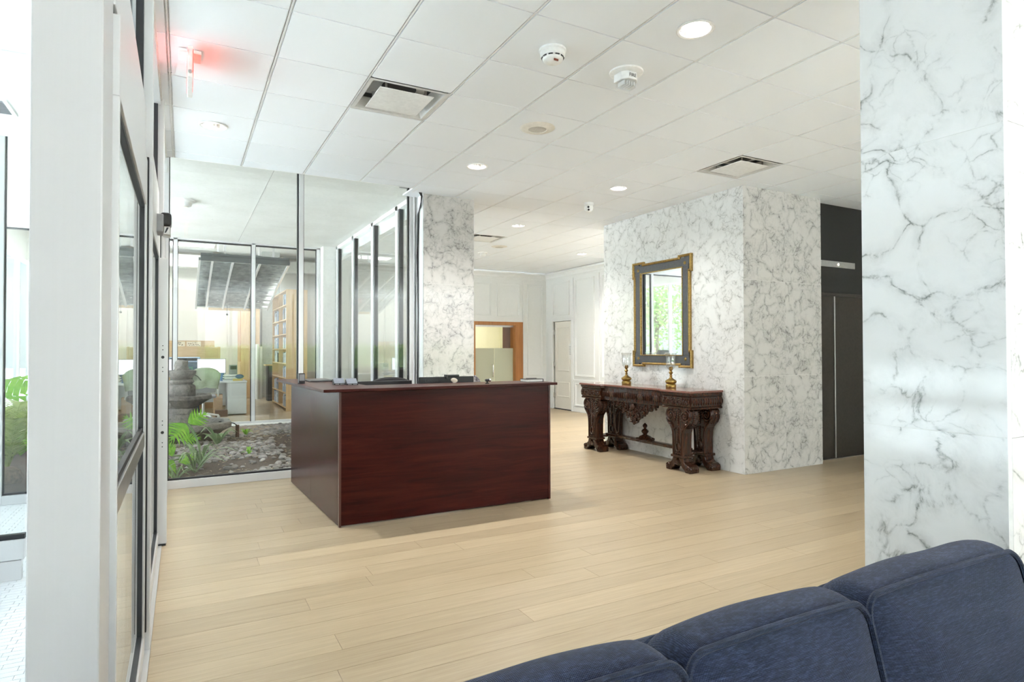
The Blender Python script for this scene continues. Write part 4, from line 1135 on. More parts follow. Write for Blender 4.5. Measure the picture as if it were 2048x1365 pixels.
for yc in (LY1, LY2):
    make_leg(XA+0.075, yc); make_leg(XZ-0.085, yc)
    # pierced cross stretcher between front and rear leg
    cs = MB()
    for k in range(3):
        cs.tube([(XA+0.20+0.11*k+0.055*cos(a), yc+0.075*sin(a), 0.205) for a in [2*pi*q/20 for q in range(20)]], 0.017, 6, closed=True)
    cs.box(XA+0.12, XZ-0.12, yc-0.02, yc+0.02, 0.195, 0.214)
    cs.build('cross_stretcher', M_CARVED, ct, smooth=True)
XM = (XA+XZ)/2
MB().box(XM-0.045, XM+0.045, LY1+0.05, LY2-0.05, 0.205, 0.245).build('long_stretcher', M_CARVED, ct, bevel=0.010, seg=3)
fn = MB().lathe([(0.0, 0.238), (0.125, 0.240), (0.120, 0.252), (0.095, 0.262), (0.072, 0.290), (0.040, 0.305), (0.022, 0.315), (0.030, 0.325), (0.046, 0.345), (0.048, 0.362), (0.030, 0.380), (0.014, 0.392), (0.020, 0.402), (0.032, 0.420), (0.028, 0.440), (0.010, 0.460), (0.0, 0.465)], (XM, pc-0.01, 0), 20)
for k in range(8):
    a = 2*pi*k/8; fn.ball((XM+0.10*cos(a), pc-0.01+0.10*sin(a), 0.255), (0.028, 0.028, 0.018), 7, 5)
fn.build('finial', M_CARVED, ct, smooth=True)
tag(MB().tube([(5.42, 7.02, 0.70), (5.40, 6.98, 0.5), (5.38, 6.94, 0.33), (5.40, 6.93, 0.255), (5.46, 6.97, 0.27), (5.50, 7.0, 0.42), (5.52, 7.02, 0.62)], 0.007, 6).build('hanging_cord', plain('brown_cord', (0.08, 0.05, 0.03), 0.6), None, smooth=True), 'loop of dark cord hanging behind the left leg of the console table', 'cord')

# ---- candlesticks with hurricane glasses
def candlestick(x, y, label):
    z = 0.952
    t = thing('hurricane_candlestick', label, 'candlestick', (x, y, z), 'brass hurricane candlesticks')
    MB().lathe([(0, 0), (0.062, 0), (0.064, 0.008), (0.066, 0.030), (0.060, 0.045), (0.048, 0.052), (0.060, 0.060), (0.071, 0.075), (0.069, 0.090), (0.050, 0.105), (0.028, 0.116), (0.018, 0.128), (0.013, 0.142), (0.022, 0.150), (0.014, 0.158), (0.014, 0.170), (0.024, 0.184), (0.026, 0.196), (0.016, 0.206), (0.012, 0.214), (0.020, 0.222), (0.024, 0.228), (0.024, 0.262), (0.019, 0.266), (0.019, 0.240), (0, 0.240)], (x, y, z), 28).build('brass_stem', M_BRASS, t, smooth=True)
    MB().lathe([(0.026, 0.228), (0.040, 0.240), (0.055, 0.262), (0.060, 0.300), (0.058, 0.350), (0.060, 0.395), (0.068, 0.425), (0.074, 0.436), (0.0735, 0.438), (0.066, 0.425), (0.0585, 0.395), (0.0565, 0.350), (0.0585, 0.300), (0.0535, 0.263), (0.039, 0.242), (0.026, 0.231)], (x, y, z), 32, closed=True).build('glass_chimney', M_GLASS_THIN, t, smooth=True)
    MB().lathe([(0.0735, 0.4355), (0.0750, 0.4370), (0.0735, 0.4385)], (x, y, z), 32).build('rim', M_WHITEP, t, smooth=True)
candlestick(5.42, 6.735, 'brass candlestick with glass chimney at the far left of the console')
candlestick(5.40, 5.835, 'brass candlestick with glass chimney standing before the mirror')

# ---- mirror
mr = thing('wall_mirror', 'tall wall mirror in a slate and antique gold eared frame', 'mirror', (5.65, 6.28, 1.21))
MY0, MY1, MZ0, MZ1 = 5.735, 6.815, 1.225, 2.625
fw_ = 0.138
MB().frame(MY0+0.02, MY1-0.02, MZ0+0.02, MZ1-0.02, fw_-0.02, 'x', 5.632, 5.66).build('frame', M_SLATE, mr, bevel=0.004)
MB().box(5.640, 5.652, MY0+fw_-0.01, MY1-fw_+0.01, MZ0+fw_-0.01, MZ1-fw_+0.01).build('mirror_glass', M_MIRROR, mr)
gl = MB().frame(MY0+fw_-0.012, MY1-fw_+0.012, MZ0+fw_-0.012, MZ1-fw_+0.012, 0.014, 'x', 5.624, 5.645)
gl.build('inner_gilt_bead', M_GILT, mr, bevel=0.003)
e, cl = 0.028, 0.20
EAR = [(MY0-e, MZ0-e), (MY0+cl, MZ0-e), (MY0+cl, MZ0), (MY1-cl, MZ0), (MY1-cl, MZ0-e), (MY1+e, MZ0-e), (MY1+e, MZ0+cl), (MY1, MZ0+cl), (MY1, MZ1-cl), (MY1+e, MZ1-cl), (MY1+e, MZ1+e), (MY1-cl, MZ1+e), (MY1-cl, MZ1), (MY0+cl, MZ1), (MY0+cl, MZ1+e), (MY0-e, MZ1+e), (MY0-e, MZ1-cl), (MY0, MZ1-cl), (MY0, MZ0+cl), (MY0-e, MZ0+cl)]
def inset(poly, w):
    n = len(poly); out = []
    for i in range(n):
        p, q, r = poly[i-1], poly[i], poly[(i+1) % n]
        def nrm(a, b):
            d = (b[0]-a[0], b[1]-a[1]); L = sqrt(d[0]**2+d[1]**2); return (-d[1]/L, d[0]/L)
        a, b = nrm(p, q), nrm(q, r); out.append((q[0]+w*(a[0]+b[0]), q[1]+w*(a[1]+b[1])))
    return out
def moulded_ring(poly, steps):
    # steps: (inset, x) profile from the outer wall edge to the inner wall edge
    mb = MB(); n = len(poly)
    for w, x in steps: mb.v += [(x, y, z) for y, z in inset(poly, w)]
    for k in range(len(steps)-1):
        for i in range(n):
            j = (i+1) % n; mb.f.append((k*n+i, (k+1)*n+i, (k+1)*n+j, k*n+j))
    return mb
moulded_ring(EAR, [(0.0, 5.66), (0.0, 5.624), (0.004, 5.616), (0.010, 5.612), (0.016, 5.615), (0.018, 5.621), (0.022, 5.620), (0.028, 5.624), (0.032, 5.630), (0.032, 5.645)]).build('outer_gilt_moulding', M_GILT, mr, smooth=True)
bk = MB()
for yb, sy in ((MY0, 1), (MY1, -1)):
    for zb, sz in ((MZ0, 1), (MZ1, -1)): bk.box(5.634, 5.66, *sorted((yb-sy*0.01, yb+sy*0.10)), *sorted((zb-sz*0.01, zb+sz*0.10)))
bk.build('corner_block', M_SLATE, mr)
for y in (MY0+0.085, MY1-0.085):
    for z in (MZ0+0.085, MZ1-0.085):
        MB().lathe([(0.0, -0.012), (0.010, -0.012), (0.014, -0.006), (0.020, -0.005), (0.022, 0.0)], (5.632, y, z), 16, 'x').build('rosette', M_GILT, mr, smooth=True)

# ================================================================== SOFA
sf = thing('sofa', 'navy blue three-seat fabric sofa with piped back cushions in the foreground', 'sofa', (1.25, 0.6, 0))
def rrect(w, h, r, n=9):
    pts = []
    for cx, cy, a0 in ((w/2-r, h/2-r, 0), (-w/2+r, h/2-r, pi/2), (-w/2+r, -h/2+r, pi), (w/2-r, -h/2+r, 3*pi/2)):
        for k in range(n):
            a = a0+pi/2*k/(n-1); pts.append((cx+r*cos(a), cy+r*sin(a)))
    return pts
def densify(pts, step):
    out = []
    for i, p in enumerate(pts):
        q = pts[(i+1) % len(pts)]; d = sqrt((q[0]-p[0])**2+(q[1]-p[1])**2); m = max(1, int(d/step))
        for k in range(m): out.append((p[0]+(q[0]-p[0])*k/m, p[1]+(q[1]-p[1])*k/m))
    return out
def cushion(name, w, h, th, crown, bulge, seed, sag=0.0, mat=M_BLUE):
    # local frame: x width, z height, -y front face; front edge plane y=0, back at y=th
    R = random.Random(seed); loop = densify(rrect(w, h, 0.055), 0.02); N = len(loop)
    rings = []
    def wob(x, z): return 0.004*sin(9*x+seed)+0.003*sin(13*z+2*seed+4*x)
    def shp(x, z):
        # gentle drop of the top corners
        return z - sag*max(0, z/(h/2))*(abs(x)/(w/2))**3
    for f in (0.0, 0.12, 0.25, 0.4, 0.55, 0.7, 0.82, 0.91, 0.97, 1.0):
        rings.append([(x*f, -bulge*(1-f**2.2)**0.8 - (wob(x*f, z*f) if f < 0.97 else 0), shp(x*f, z*f)) for x, z in loop])
    for k in range(1, 9):
        u = k/9; c = crown*sin(pi*u)**0.7
        ring = []
        for x, z in loop:
            kx = abs(x)/(w/2); kz = z/(h/2)
            s = c if kz > 0.9 else c*0.35
            top = max(0, min(1, (kz-0.75)/0.25))
            dx = (1 if x > 0 else -1)*c*0.25*max(0, min(1, (kx-0.85)/0.15))
            dz = c*top*(1-0.45*kx**6) - c*0.2*max(0, min(1, (-kz-0.75)/0.25))
            ring.append((x+dx, th*u, shp(x, z)+dz+0.002*sin(17*x+seed)*top))
        rings.append(ring)
    for f in (1.0, 0.9, 0.6, 0.25, 0.0):
        rings.append([(x*f, th+bulge*0.5*(1-f**2), shp(x*f, z*f)) for x, z in loop])
    mb = MB()
    for r_ in rings: mb.v += r_
    for k in range(len(rings)-1):
        for i in range(N):
            j = (i+1) % N
            mb.f.append((k*N+i, (k+1)*N+i, (k+1)*N+j, k*N+j))
    pipe = MB().tube([(x*1.004, -0.005, shp(x, z)*1.004) for x, z in loop], 0.0082, 7, closed=True)
    pipe.tube([(x, th+0.003, shp(x, z)) for x, z in loop], 0.0075, 7, closed=True)
    return mb, pipe
tilt = radians(14.0)
def place(mb, c, rx=0.0, rz=0.0):
    mb.rot(-rx, 'X'); mb.rot(rz, 'Z'); mb.move(c); return mb
hh = 0.56
for x0, x1, dz, seed in ((0.285, 0.878, 0.0, 1), (0.882, 1.470, 0.0, 2), (1.474, 2.225, 0.006, 3)):
    w = x1-x0
    b, p = cushion('back_cushion', w, hh, 0.15, 0.040, 0.045, seed, 0.006)
    ctr = ((x0+x1)/2, 0.925 - sin(tilt)*hh/2, 0.822+dz - cos(tilt)*hh/2)
    place(b, ctr, tilt); place(p, ctr, tilt)
    cu = b.build('back_cushion', M_BLUE, sf, smooth=True)
    p.build('piping', M_BLUE_PIPE, cu, smooth=True)
for x0, x1 in ((0.285, 0.93), (0.935, 1.58), (1.585, 2.225)):
    b, p = cushion('seat_cushion', x1-x0, 0.66, 0.15, 0.02, 0.04, 5)
    b.rot(radians(-90), 'X'); p.rot(radians(-90), 'X')
    c = ((x0+x1)/2, 0.46, 0.46); b.move(c); p.move(c)
    cu = b.build('seat_cushion', M_BLUE, sf, smooth=True); p.build('piping', M_BLUE_PIPE, cu, smooth=True)
MB().box(0.27, 2.24, 0.14, 1.02, 0.10, 0.315).build('base', M_BLUE, sf, bevel=0.02, seg=3)
MB().prism([(0.985, 0.30), (1.045, 0.30), (1.165, 0.74), (1.12, 0.76), (1.08, 0.74)], 'x', 0.12, 2.40).build('back_frame', M_BLUE, sf, bevel=0.03, seg=3)
for x0, x1 in ((0.09, 0.275), (2.235, 2.42)):
    MB().box(x0, x1, 0.12, 1.04, 0.10, 0.60).build('arm', M_BLUE, sf, bevel=0.06, seg=4)
for x in (0.16, 2.35):
    for y in (0.18, 0.98): MB().lathe([(0.02, 0), (0.028, 0.10)], (x, y, 0), 12).build('leg', M_CARVED, sf)

# ================================================================== GARDEN
def gz(x, y):
    return 0.02 + 0.025*sin(1.7*x+0.6)*cos(1.3*y) + 0.05*max(0, min(1, (y-7.6)/2.5))*0.6*sin(y*0.9-6.5) - 0.02
sm = MB(); nx, ny = 90, 80
for j in range(ny+1):
    for i in range(nx+1):
        x = -3.48+(2.76+3.48)*i/nx; y = 7.355+(12.80-7.355)*j/ny
        sm.v.append((x, y, gz(x, y)+0.012*sin(37*x+11*y)*sin(29*y-5*x)))
for j in range(ny):
    for i in range(nx):
        a = j*(nx+1)+i; sm.f.append((a, a+1, a+nx+2, a+nx+1))
bed = struct(sm.build('ground_garden', M_SOIL, None, smooth=True))
BO = origin(bed)
def pebble_mesh(seed):
    R = random.Random(seed); mb = MB().ball((0,0,0), (1.0, 0.72, 0.46), 9, 6)
    mb.v = [(a*(1+R.uniform(-.09,.09)), b*(1+R.uniform(-.09,.09)), c*(1+R.uniform(-.09,.09))) for a, b, c in mb.v]
    return mb
PM = [pebble_mesh(k) for k in range(5)]
PME = [p.mesh('pebble', M_PEBBLE, True) for p in PM]
R = random.Random(21); spots = []
def zone(x, y):
    # pebbled areas; bare earth runs between them
    band = y - 0.22*x
    if 0.55 < x and y < 8.55 and (y-7.4) < 0.9*(x-0.15): return 1.0
    if 8.55 < band < 9.95 and x < 1.2: return 1.0
    if band > 10.9 and x > 0.5: return 1.0
    if x < 0.6 and 10.2 < band < 10.8: return 0.10
    if x < -0.4 and y < 9: return 0.03
    return 0.012
grid = {}
tries = 0
while tries < 26000 and len(spots) < 2100:
    tries += 1
    y = 7.40 + (12.78-7.40)*R.random()**1.15; x = R.uniform(-0.55, 2.7)
    if x > 0.25*(y-7.3)+1.75: continue
    if R.random() > zone(x, y): continue
    s = R.choice((0.030, 0.036, 0.042, 0.050, 0.062)) * (1.0 if y < 10 else 1.1)
    k = (int(x/0.07), int(y/0.07)); ok = True
    for a in (-1, 0, 1):
        for b in (-1, 0, 1):
            for (px, py, ps) in grid.get((k[0]+a, k[1]+b), ()):
                if (px-x)**2+(py-y)**2 < (0.68*(ps+s))**2: ok = False; break
    if not ok: continue
    grid.setdefault(k, []).append((x, y, s)); spots.append((x, y, s))
spots.sort(key=lambda q: -(q[2]/(q[1])))
stuff = MB()
for n, (x, y, s) in enumerate(spots):
    rz = R.uniform(0, pi); z = gz(x, y)+s*0.22; tl = R.uniform(-.25, .25)
    if n < 285: inst('pebble', PME[n % 5], bed, (x-BO.x, y-BO.y, z-BO.z), (tl, R.uniform(-.2, .2), rz), (s, s, s))
    else:
        b = len(stuff.v); src = PM[n % 5]; c_, s_ = cos(rz), sin(rz)
        for p in src.v: stuff.v.append((x+s*(p[0]*c_-p[1]*s_), y+s*(p[0]*s_+p[1]*c_), z+s*p[2]))
        stuff.f += [tuple(b+i for i in f) for f in src.f]
if stuff.v:
    so = stuff.build('pebble_field', M_PEBBLE, bed, smooth=True); so['kind'] = 'stuff'
# dry litter chips
ch = MB()
for k in range(900):
    y = R.uniform(7.42, 12.5); x = R.uniform(-0.6, 2.3); z = gz(x, y)+0.018; a = R.uniform(0, pi); l = R.uniform(0.012, 0.035)
    ch.quad((x-l*cos(a), y-l*sin(a), z), (x+0.008*sin(a), y-0.008*cos(a), z+0.006), (x+l*cos(a), y+l*sin(a), z+0.004), (x-0.008*sin(a), y+0.008*cos(a), z+0.008))
cho = ch.build('leaf_litter', plain('dry_litter', (0.40, 0.31, 0.20), 0.9, var=0.3), bed); cho['kind'] = 'stuff'

# ---- tiered stone fountain
fx, fy = -0.02, 10.95
ft = thing('stone_fountain', 'weathered grey three-tier stone fountain standing in the garden', 'fountain', (fx, fy, 0))
MB().lathe([(0.30, -0.10), (0.36, -0.02), (0.50, 0.06), (0.64, 0.17), (0.72, 0.21), (0.76, 0.22), (0.765, 0.30), (0.74, 0.31), (0.66, 0.31), (0.60, 0.24), (0.0, 0.20)], (fx, fy, 0), 8, ph=pi/8).build('lower_basin', M_STONE, ft, bevel=0.015)
MB().lathe([(0.235, 0.18), (0.245, 0.20), (0.24, 0.44), (0.225, 0.455), (0.225, 0.53), (0.20, 0.55)], (fx, fy, 0), 20).build('lower_drum', M_STONE, ft, smooth=True)
MB().lathe([(0.16, 0.52), (0.24, 0.55), (0.34, 0.61), (0.43, 0.665), (0.46, 0.675), (0.465, 0.73), (0.44, 0.74), (0.40, 0.735), (0.36, 0.70), (0.0, 0.68)], (fx, fy, 0), 8, ph=pi/8).build('middle_basin', M_STONE, ft, bevel=0.012)
MB().lathe([(0.19, 0.68), (0.205, 0.70), (0.20, 0.86), (0.185, 0.89), (0.15, 0.905), (0.165, 0.925), (0.185, 0.94), (0.17, 0.97), (0.12, 0.985)], (fx, fy, 0), 20).build('upper_drum', M_STONE, ft, smooth=True)
MB().lathe([(0.10, 0.97), (0.14, 0.99), (0.185, 1.04), (0.205, 1.075), (0.21, 1.115), (0.19, 1.125), (0.17, 1.115), (0.15, 1.09), (0.0, 1.08)], (fx, fy, 0), 20).build('top_bowl', M_STONE, ft, smooth=True)
tp = MB().lathe([(0.10, 1.08), (0.105, 1.13), (0.095, 1.20), (0.085, 1.265), (0.05, 1.285), (0.0, 1.27)], (fx, fy, 0), 9)
RR = random.Random(5); tp.v = [(a+RR.uniform(-.012, .012), b+RR.uniform(-.012, .012), c+RR.uniform(-.01, .01)) for a, b, c in tp.v]
tp.build('rough_cap', M_STONE, ft)
t = thing('rusty_pipe', 'bent rusty iron pipe standing at the fountain rim', 'pipe', (0.80, 11.1, 0.02))
MB().tube([(0.80, 11.1, -0.05), (0.80, 11.1, 0.20)], 0.030, 10).build('standpipe', M_RUST, t, smooth=True)
MB().tube([(0.80, 11.1, 0.19), (0.74, 11.1, 0.235), (0.62, 11.09, 0.265), (0.52, 11.08, 0.27)], 0.009, 8).build('spout', M_BLACK, t, smooth=True)

# ---- plants
def lobed_leaf(mb, base, axis, up, L, W, lobes=7, droop=0.25, depth=0.72):
    base = Vector(base); axis = Vector(axis).normalized(); side = axis.cross(Vector(up)).normalized(); nrm = side.cross(axis).normalized()
    def P(u, v): return tuple(base + axis*(L*u) + side*(W*v) + nrm*(-droop*L*(u*u*0.6+v*v*0.5)))
    for sg in (-1, 1):
        for k in range(lobes):
            u0, u1 = k/lobes*0.92, (k+1)/lobes*0.92
            wv = sin(pi*min(1, (k+1.2)/(lobes+0.6)))**0.7
            um = (u0+u1)/2; tip = um+0.20+0.05*(k/lobes)
            n = len(mb.v)
            inn = wv*(1-depth)
            hw = 0.042 if depth > 0.6 else 0.125
            mb.v += [P(u0, 0), P(u0+0.01, sg*inn), P(um+0.13-hw, sg*wv*0.66), P(min(1.12, tip+0.04), sg*wv), P(um+0.13+hw, sg*wv*0.62), P(u1, sg*inn), P(u1, 0)]
            f = (n, n+1, n+2, n+3, n+4, n+5, n+6)
            mb.f.append(f if sg > 0 else f[::-1])
    n = len(mb.v); mb.v += [P(0.92, -0.10), P(1.12, 0), P(0.92, 0.10), P(0.85, 0)]; mb.f.append((n, n+1, n+2, n+3))
def stem_pts(a, b, bow):
    a, b = Vector(a), Vector(b); return [tuple(a.lerp(b, u) + Vector(bow)*sin(pi*u)) for u in [q/10 for q in range(11)]]
def strap_leaf(mb, base, az, L, h, w):
    pts = []
    for k in range(8):
        u = k/7; pts.append((base[0]+cos(az)*L*u, base[1]+sin(az)*L*u, base[2]+h*sin(pi*min(1, u*1.1)*0.62)*1.2 - 0.35*h*u*u))
    s = (-sin(az), cos(az))
    for k in range(7):
        w0, w1 = w*sin(pi*(0.12+0.86*k/7)), w*sin(pi*(0.12+0.86*(k+1)/7))
        p, q = pts[k], pts[k+1]
        mb.quad((p[0]-s[0]*w0, p[1]-s[1]*w0, p[2]), (q[0]-s[0]*w1, q[1]-s[1]*w1, q[2]), (q[0]+s[0]*w1, q[1]+s[1]*w1, q[2]), (p[0]+s[0]*w0, p[1]+s[1]*w0, p[2]))
ph = thing('philodendron', 'bright green philodendron with deeply lobed leaves just behind the glass', 'plant', (0.2, 8.27, 0))
B0 = (0.20, 8.27, 0.03)
leaves = [((0.045, 8.42, 0.54), (-0.55, -0.15, -0.55), 0.30, 0.24), ((0.06, 8.42, 0.55), (0.75, 0.2, 0.45), 0.30, 0.17), ((-0.09, 8.0, 0.18), (-0.5, -0.2, -0.62), 0.24, 0.17), ((-0.10, 8.05, 0.22), (-0.2, -0.2, 0.9), 0.24, 0.10), ((-0.14, 8.9, 0.36), (-0.3, 0.1, 0.4), 0.24, 0.12), ((-0.02, 8.85, 0.30), (0.7, -0.3, 0.1), 0.28, 0.12), ((-0.04, 8.05, 0.15), (0.8, 0.1, 0.25), 0.22, 0.10)]
for b, ax, L, W in leaves:
    st_ = MB().tube(stem_pts(B0, b, (0.03, 0, 0.06)), 0.009, 6).build('stem', M_LEAF2, ph, smooth=True)
    lm = MB(); lobed_leaf(lm, b, ax, (0.15, -0.95, 0.45), L*0.78, W*0.78, 7, 0.22, 0.84)
    lm.build('leaf', M_LEAF, ph)
def clump(name, label, x, y, n, L, h, w, mat, seed, group=None):
    t = thing(name, label, 'plant', (x, y, gz(x, y)), group); R = random.Random(seed)
    for k in range(n):
        m_ = MB(); strap_leaf(m_, (x, y, gz(x, y)), 2*pi*k/n+R.uniform(-.25, .25), L*R.uniform(.7, 1.15), h*R.uniform(.6, 1.2), w)
        m_.build('leaf', mat, t)
clump('strap_leaf_plant', 'arching grey-green strap-leaved plant at the foot of the philodendron', 0.13, 8.10, 18, 0.46, 0.26, 0.014, M_LEAF2, 1)
clump('strap_leaf_plant', 'pale grassy rosette just above the arching strap-leaved plant', 0.19, 8.40, 15, 0.20, 0.26, 0.012, M_LEAF2, 2)
clump('strap_leaf_plant', 'low grassy clump in the garden corner against the door wall', -0.07, 7.72, 14, 0.26, 0.15, 0.010, M_LEAF2, 3)
clump('strap_leaf_plant', 'strap-leaved clump on the vestibule side of the garden corner', -0.45, 8.1, 16, 0.34, 0.22, 0.015, M_LEAF2, 4)
clump('seedling', 'tiny bright green seedling among the pebbles right of the philodendron', 0.78, 8.85, 6, 0.09, 0.10, 0.014, M_LEAF, 5)
clump('seedling', 'small star-leaved weed beside the rusty pipe', 0.94, 11.3, 8, 0.13, 0.12, 0.02, M_LEAF, 6)
clump('fern_tuft', 'grey-green tuft at the right rim of the fountain basin', 0.46, 10.0, 10, 0.34, 0.24, 0.03, M_LEAF2, 7)

def frond(t, base, az, L, lift, mat, name='frond', lw=0.010, ll=0.24, n=34):
    mb = MB(); pts = []
    for k in range(n+1):
        u = k/n; r = L*(u - 0.18*u*u); z = lift*(1.55*u - 0.95*u*u)
        pts.append(Vector((base[0]+cos(az)*r*0.75, base[1]+sin(az)*r*0.75, base[2]+z)))
    mb.tube(pts, 0.009, 5, r1=0.003)
    sd = Vector((-sin(az), cos(az), 0))
    for k in range(4, n):
        tdir = (pts[k+1]-pts[k-1]).normalized(); ln = ll*sin(pi*(0.15+0.8*k/n))**0.6
        for sg in (-1, 1):
            d = (sd*sg*0.82 + tdir*0.55 + Vector((0, 0, -0.12))).normalized(); p = pts[k]
            a = tdir*lw
            mb.quad(tuple(p-a), tuple(p+a), tuple(p+d*ln+a*0.2), tuple(p+d*ln*0.98-a*0.2))
    mb.build(name, mat, t)
cy = thing('cycad_palm', 'olive-green cycad palm with feathery fronds at the left edge', 'palm', (-1.66, 8.35, 0.03))
R3 = random.Random(9)
MB().lathe([(0.13, 0.0), (0.15, 0.06), (0.12, 0.13), (0.06, 0.17), (0, 0.18)], (-1.66, 8.35, 0.02), 14).build('trunk', M_BARK, cy, smooth=True)
for k in range(11):
    a = 2*pi*k/11 + R3.uniform(-.2, .2)
    frond(cy, (-1.66, 8.35, 0.14), a, R3.uniform(0.55, 0.85), R3.uniform(0.9, 1.35), M_FROND)
bp = thing('broadleaf_plant', 'tall broad-leaved plant with pale trunk behind the cycad', 'plant', (-2.1, 9.3, 0.02))
MB().tube([(-2.25, 9.4, 0.0), (-2.10, 9.3, 0.35), (-2.0, 9.25, 0.62), (-2.12, 9.2, 0.9), (-2.15, 9.2, 1.1)], 0.055, 10, r1=0.035).build('trunk', plain('pale_bark', (0.42, 0.34, 0.26), 0.85, var=0.3), bp, smooth=True)
for b, ax, L, W in [((-1.92, 9.1, 1.02), (0.75, -0.2, 0.02), 0.42, 0.20), ((-2.02, 9.15, 1.03), (-0.6, -0.3, -0.15), 0.40, 0.20), ((-1.88, 9.2, 1.72), (-0.8, 0, -0.25), 0.26, 0.12), ((-1.96, 9.1, 1.24), (-0.5, 0, 0.3), 0.30, 0.13), ((-2.3, 9.3, 1.35), (-0.5, 0.2, 0.3), 0.34, 0.16), ((-2.2, 9.0, 0.75), (0.3, -0.6, -0.2), 0.34, 0.16)]:
    MB().tube(stem_pts((-2.15, 9.2, 1.05 if b[2] > 0.9 else 0.5), b, (0, 0, 0.05)), 0.008, 6).build('stem', M_LEAF2, bp, smooth=True)
    lm = MB(); lobed_leaf(lm, b, ax, (0.1, -0.8, 0.6), L, W, 6, 0.2, 0.35); lm.build('leaf', M_LEAF, bp)
clump('ground_cover', 'bright green ground cover behind the palm at the left edge', -1.95, 10.6, 30, 0.55, 0.35, 0.03, M_LEAF, 8)

# ================================================================== OFFICE BEYOND THE GARDEN
M_WDESK = plain('white_desk_laminate', (0.74, 0.77, 0.76), 0.4, var=0.02)
M_SCREEN = emit('lit_screen', (0.80, 0.87, 0.95), 0.35)
def desk(x0, x1, y0, y1, label, panel=True):
    t = thing('office_desk', label, 'desk', ((x0+x1)/2, (y0+y1)/2, 0), 'white office desks')
    MB().box(x0, x1, y0, y1, 0.715, 0.755).build('desk_top', M_WDESK, t, bevel=0.004)
    MB().box(x1-0.40, x1-0.01, y0+0.02, y1-0.1, 0.02, 0.71).build('drawer_pedestal', M_WDESK, t, bevel=0.004)
    MB().box(x0+0.02, x0+0.05, y0+0.05, y1-0.05, 0, 0.715).build('end_leg', M_WDESK, t)
    MB().box(x0+0.05, x1-0.40, y1-0.06, y1-0.04, 0.25, 0.71).build('modesty_panel', M_WDESK, t)
    return t
desk(-0.15, 1.27, 14.90, 15.70, 'white office desk with drawer unit, nearest the garden glass')
desk(-1.9, -0.25, 14.90, 15.70, 'white office desk left of the nearest one, behind the fountain')
desk(-1.9, -0.25, 17.3, 18.1, 'white office desk in the second row at the left')
desk(-0.15, 1.27, 17.35, 18.1, 'white office desk in the second row behind the wooden partition')
def office_monitor(x, y, label, w=0.58, plan=True, rz=0.0):
    t = thing('office_monitor', label, 'monitor', (x, y, 0.755), 'office monitors'); h = w*0.60
    z0 = 0.90
    MB().box(x-w/2, x+w/2, y, y+0.04, z0, z0+h).build('case', M_GREYP, t, bevel=0.004)
    MB().box(x-w/2+0.012, x+w/2-0.012, y-0.002, y, z0+0.03, z0+h-0.012).build('screen', M_SCREEN, t)
    if plan:
        p = MB().frame(x-0.13, x+0.17, z0+0.08, z0+0.30, 0.004, 'y', y-0.004, y-0.002)
        p.box(x-0.13, x+0.17, y-0.0035, y-0.0025, z0+0.185, z0+0.19)
        for k in range(5): p.box(x-0.11+0.055*k, x-0.08+0.055*k, y-0.004, y-0.003, z0+0.21+0.01*(k % 3), z0+0.215+0.01*(k % 3))
        p.build('drawing', plain('drawing_grey', (0.35, 0.38, 0.42), 0.6), t)
    MB().box(x-0.03, x+0.03, y+0.03, y+0.06, 0.76, z0+0.12).build('neck', M_GREYP, t)
    MB().box(x-0.12, x+0.12, y-0.08, y+0.14, 0.755, 0.768).build('stand', M_GREYP, t, bevel=0.004)
office_monitor(0.57, 15.35, 'white lit office monitor showing a floor plan above the green-draped chair')
office_monitor(-0.50, 15.35, 'lit office monitor left of the floor plan screen', plan=True)
office_monitor(-1.35, 15.40, 'lit office monitor at the far left desk')
office_monitor(-1.0, 17.75, 'lit office monitor in the second desk row', plan=True)
t = thing('pc_tower', 'dark grey computer tower standing at the back of the nearest desk', 'computer', (1.0, 15.45, 0.755))
MB().box(0.94, 1.10, 15.38, 15.66, 0.755, 1.10).build('case', M_GREYP, t, bevel=0.006)
MB().box(0.955, 1.085, 15.372, 15.38, 1.0, 1.08).build('drive_bay', M_BLACKP, t)
t = thing('printer', 'blue-grey plotter cabinet behind the fountain top', 'printer', (0.0, 16.3, 0))
MB().box(-0.25, 0.34, 16.0, 16.6, 0.0, 1.16).build('cabinet', plain('slate_blue', (0.10, 0.15, 0.20), 0.4), t, bevel=0.02)
MB().box(-0.30, 0.36, 15.95, 16.55, 1.16, 1.28).build('lid', plain('pale_blue_plastic', (0.36, 0.48, 0.66), 0.4), t, bevel=0.02)
MB().box(-0.26, 0.30, 15.94, 15.95, 1.20, 1.26).build('output_slot', M_BLACKP, t)
MB().frame(0.05, 0.20, 0.78, 1.05, 0.02, 'y', 15.985, 16.0).build('green_label_frame', plain('green_plastic', (0.12, 0.35, 0.18), 0.5), t)
pt = thing('wood_partition', 'honey wood partition screen with shelf behind the nearest desks', 'partition', (-0.3, 16.95, 0))
MB().box(-1.6, 0.76, 16.90, 16.95, 0.0, 1.52).build('screen_panel', M_BEECH_X, pt, bevel=0.004)
MB().box(0.76, 0.82, 16.88, 16.97, 0.0, 1.53).build('end_post', M_BEECH, pt, bevel=0.004)
MB().box(-1.6, 0.70, 16.95, 17.20, 1.50, 1.53).build('shelf', M_BEECH_X, pt)
MB().box(-1.6, 0.70, 17.17, 17.20, 1.53, 1.68).build('shelf_back', M_BEECH_X, pt)
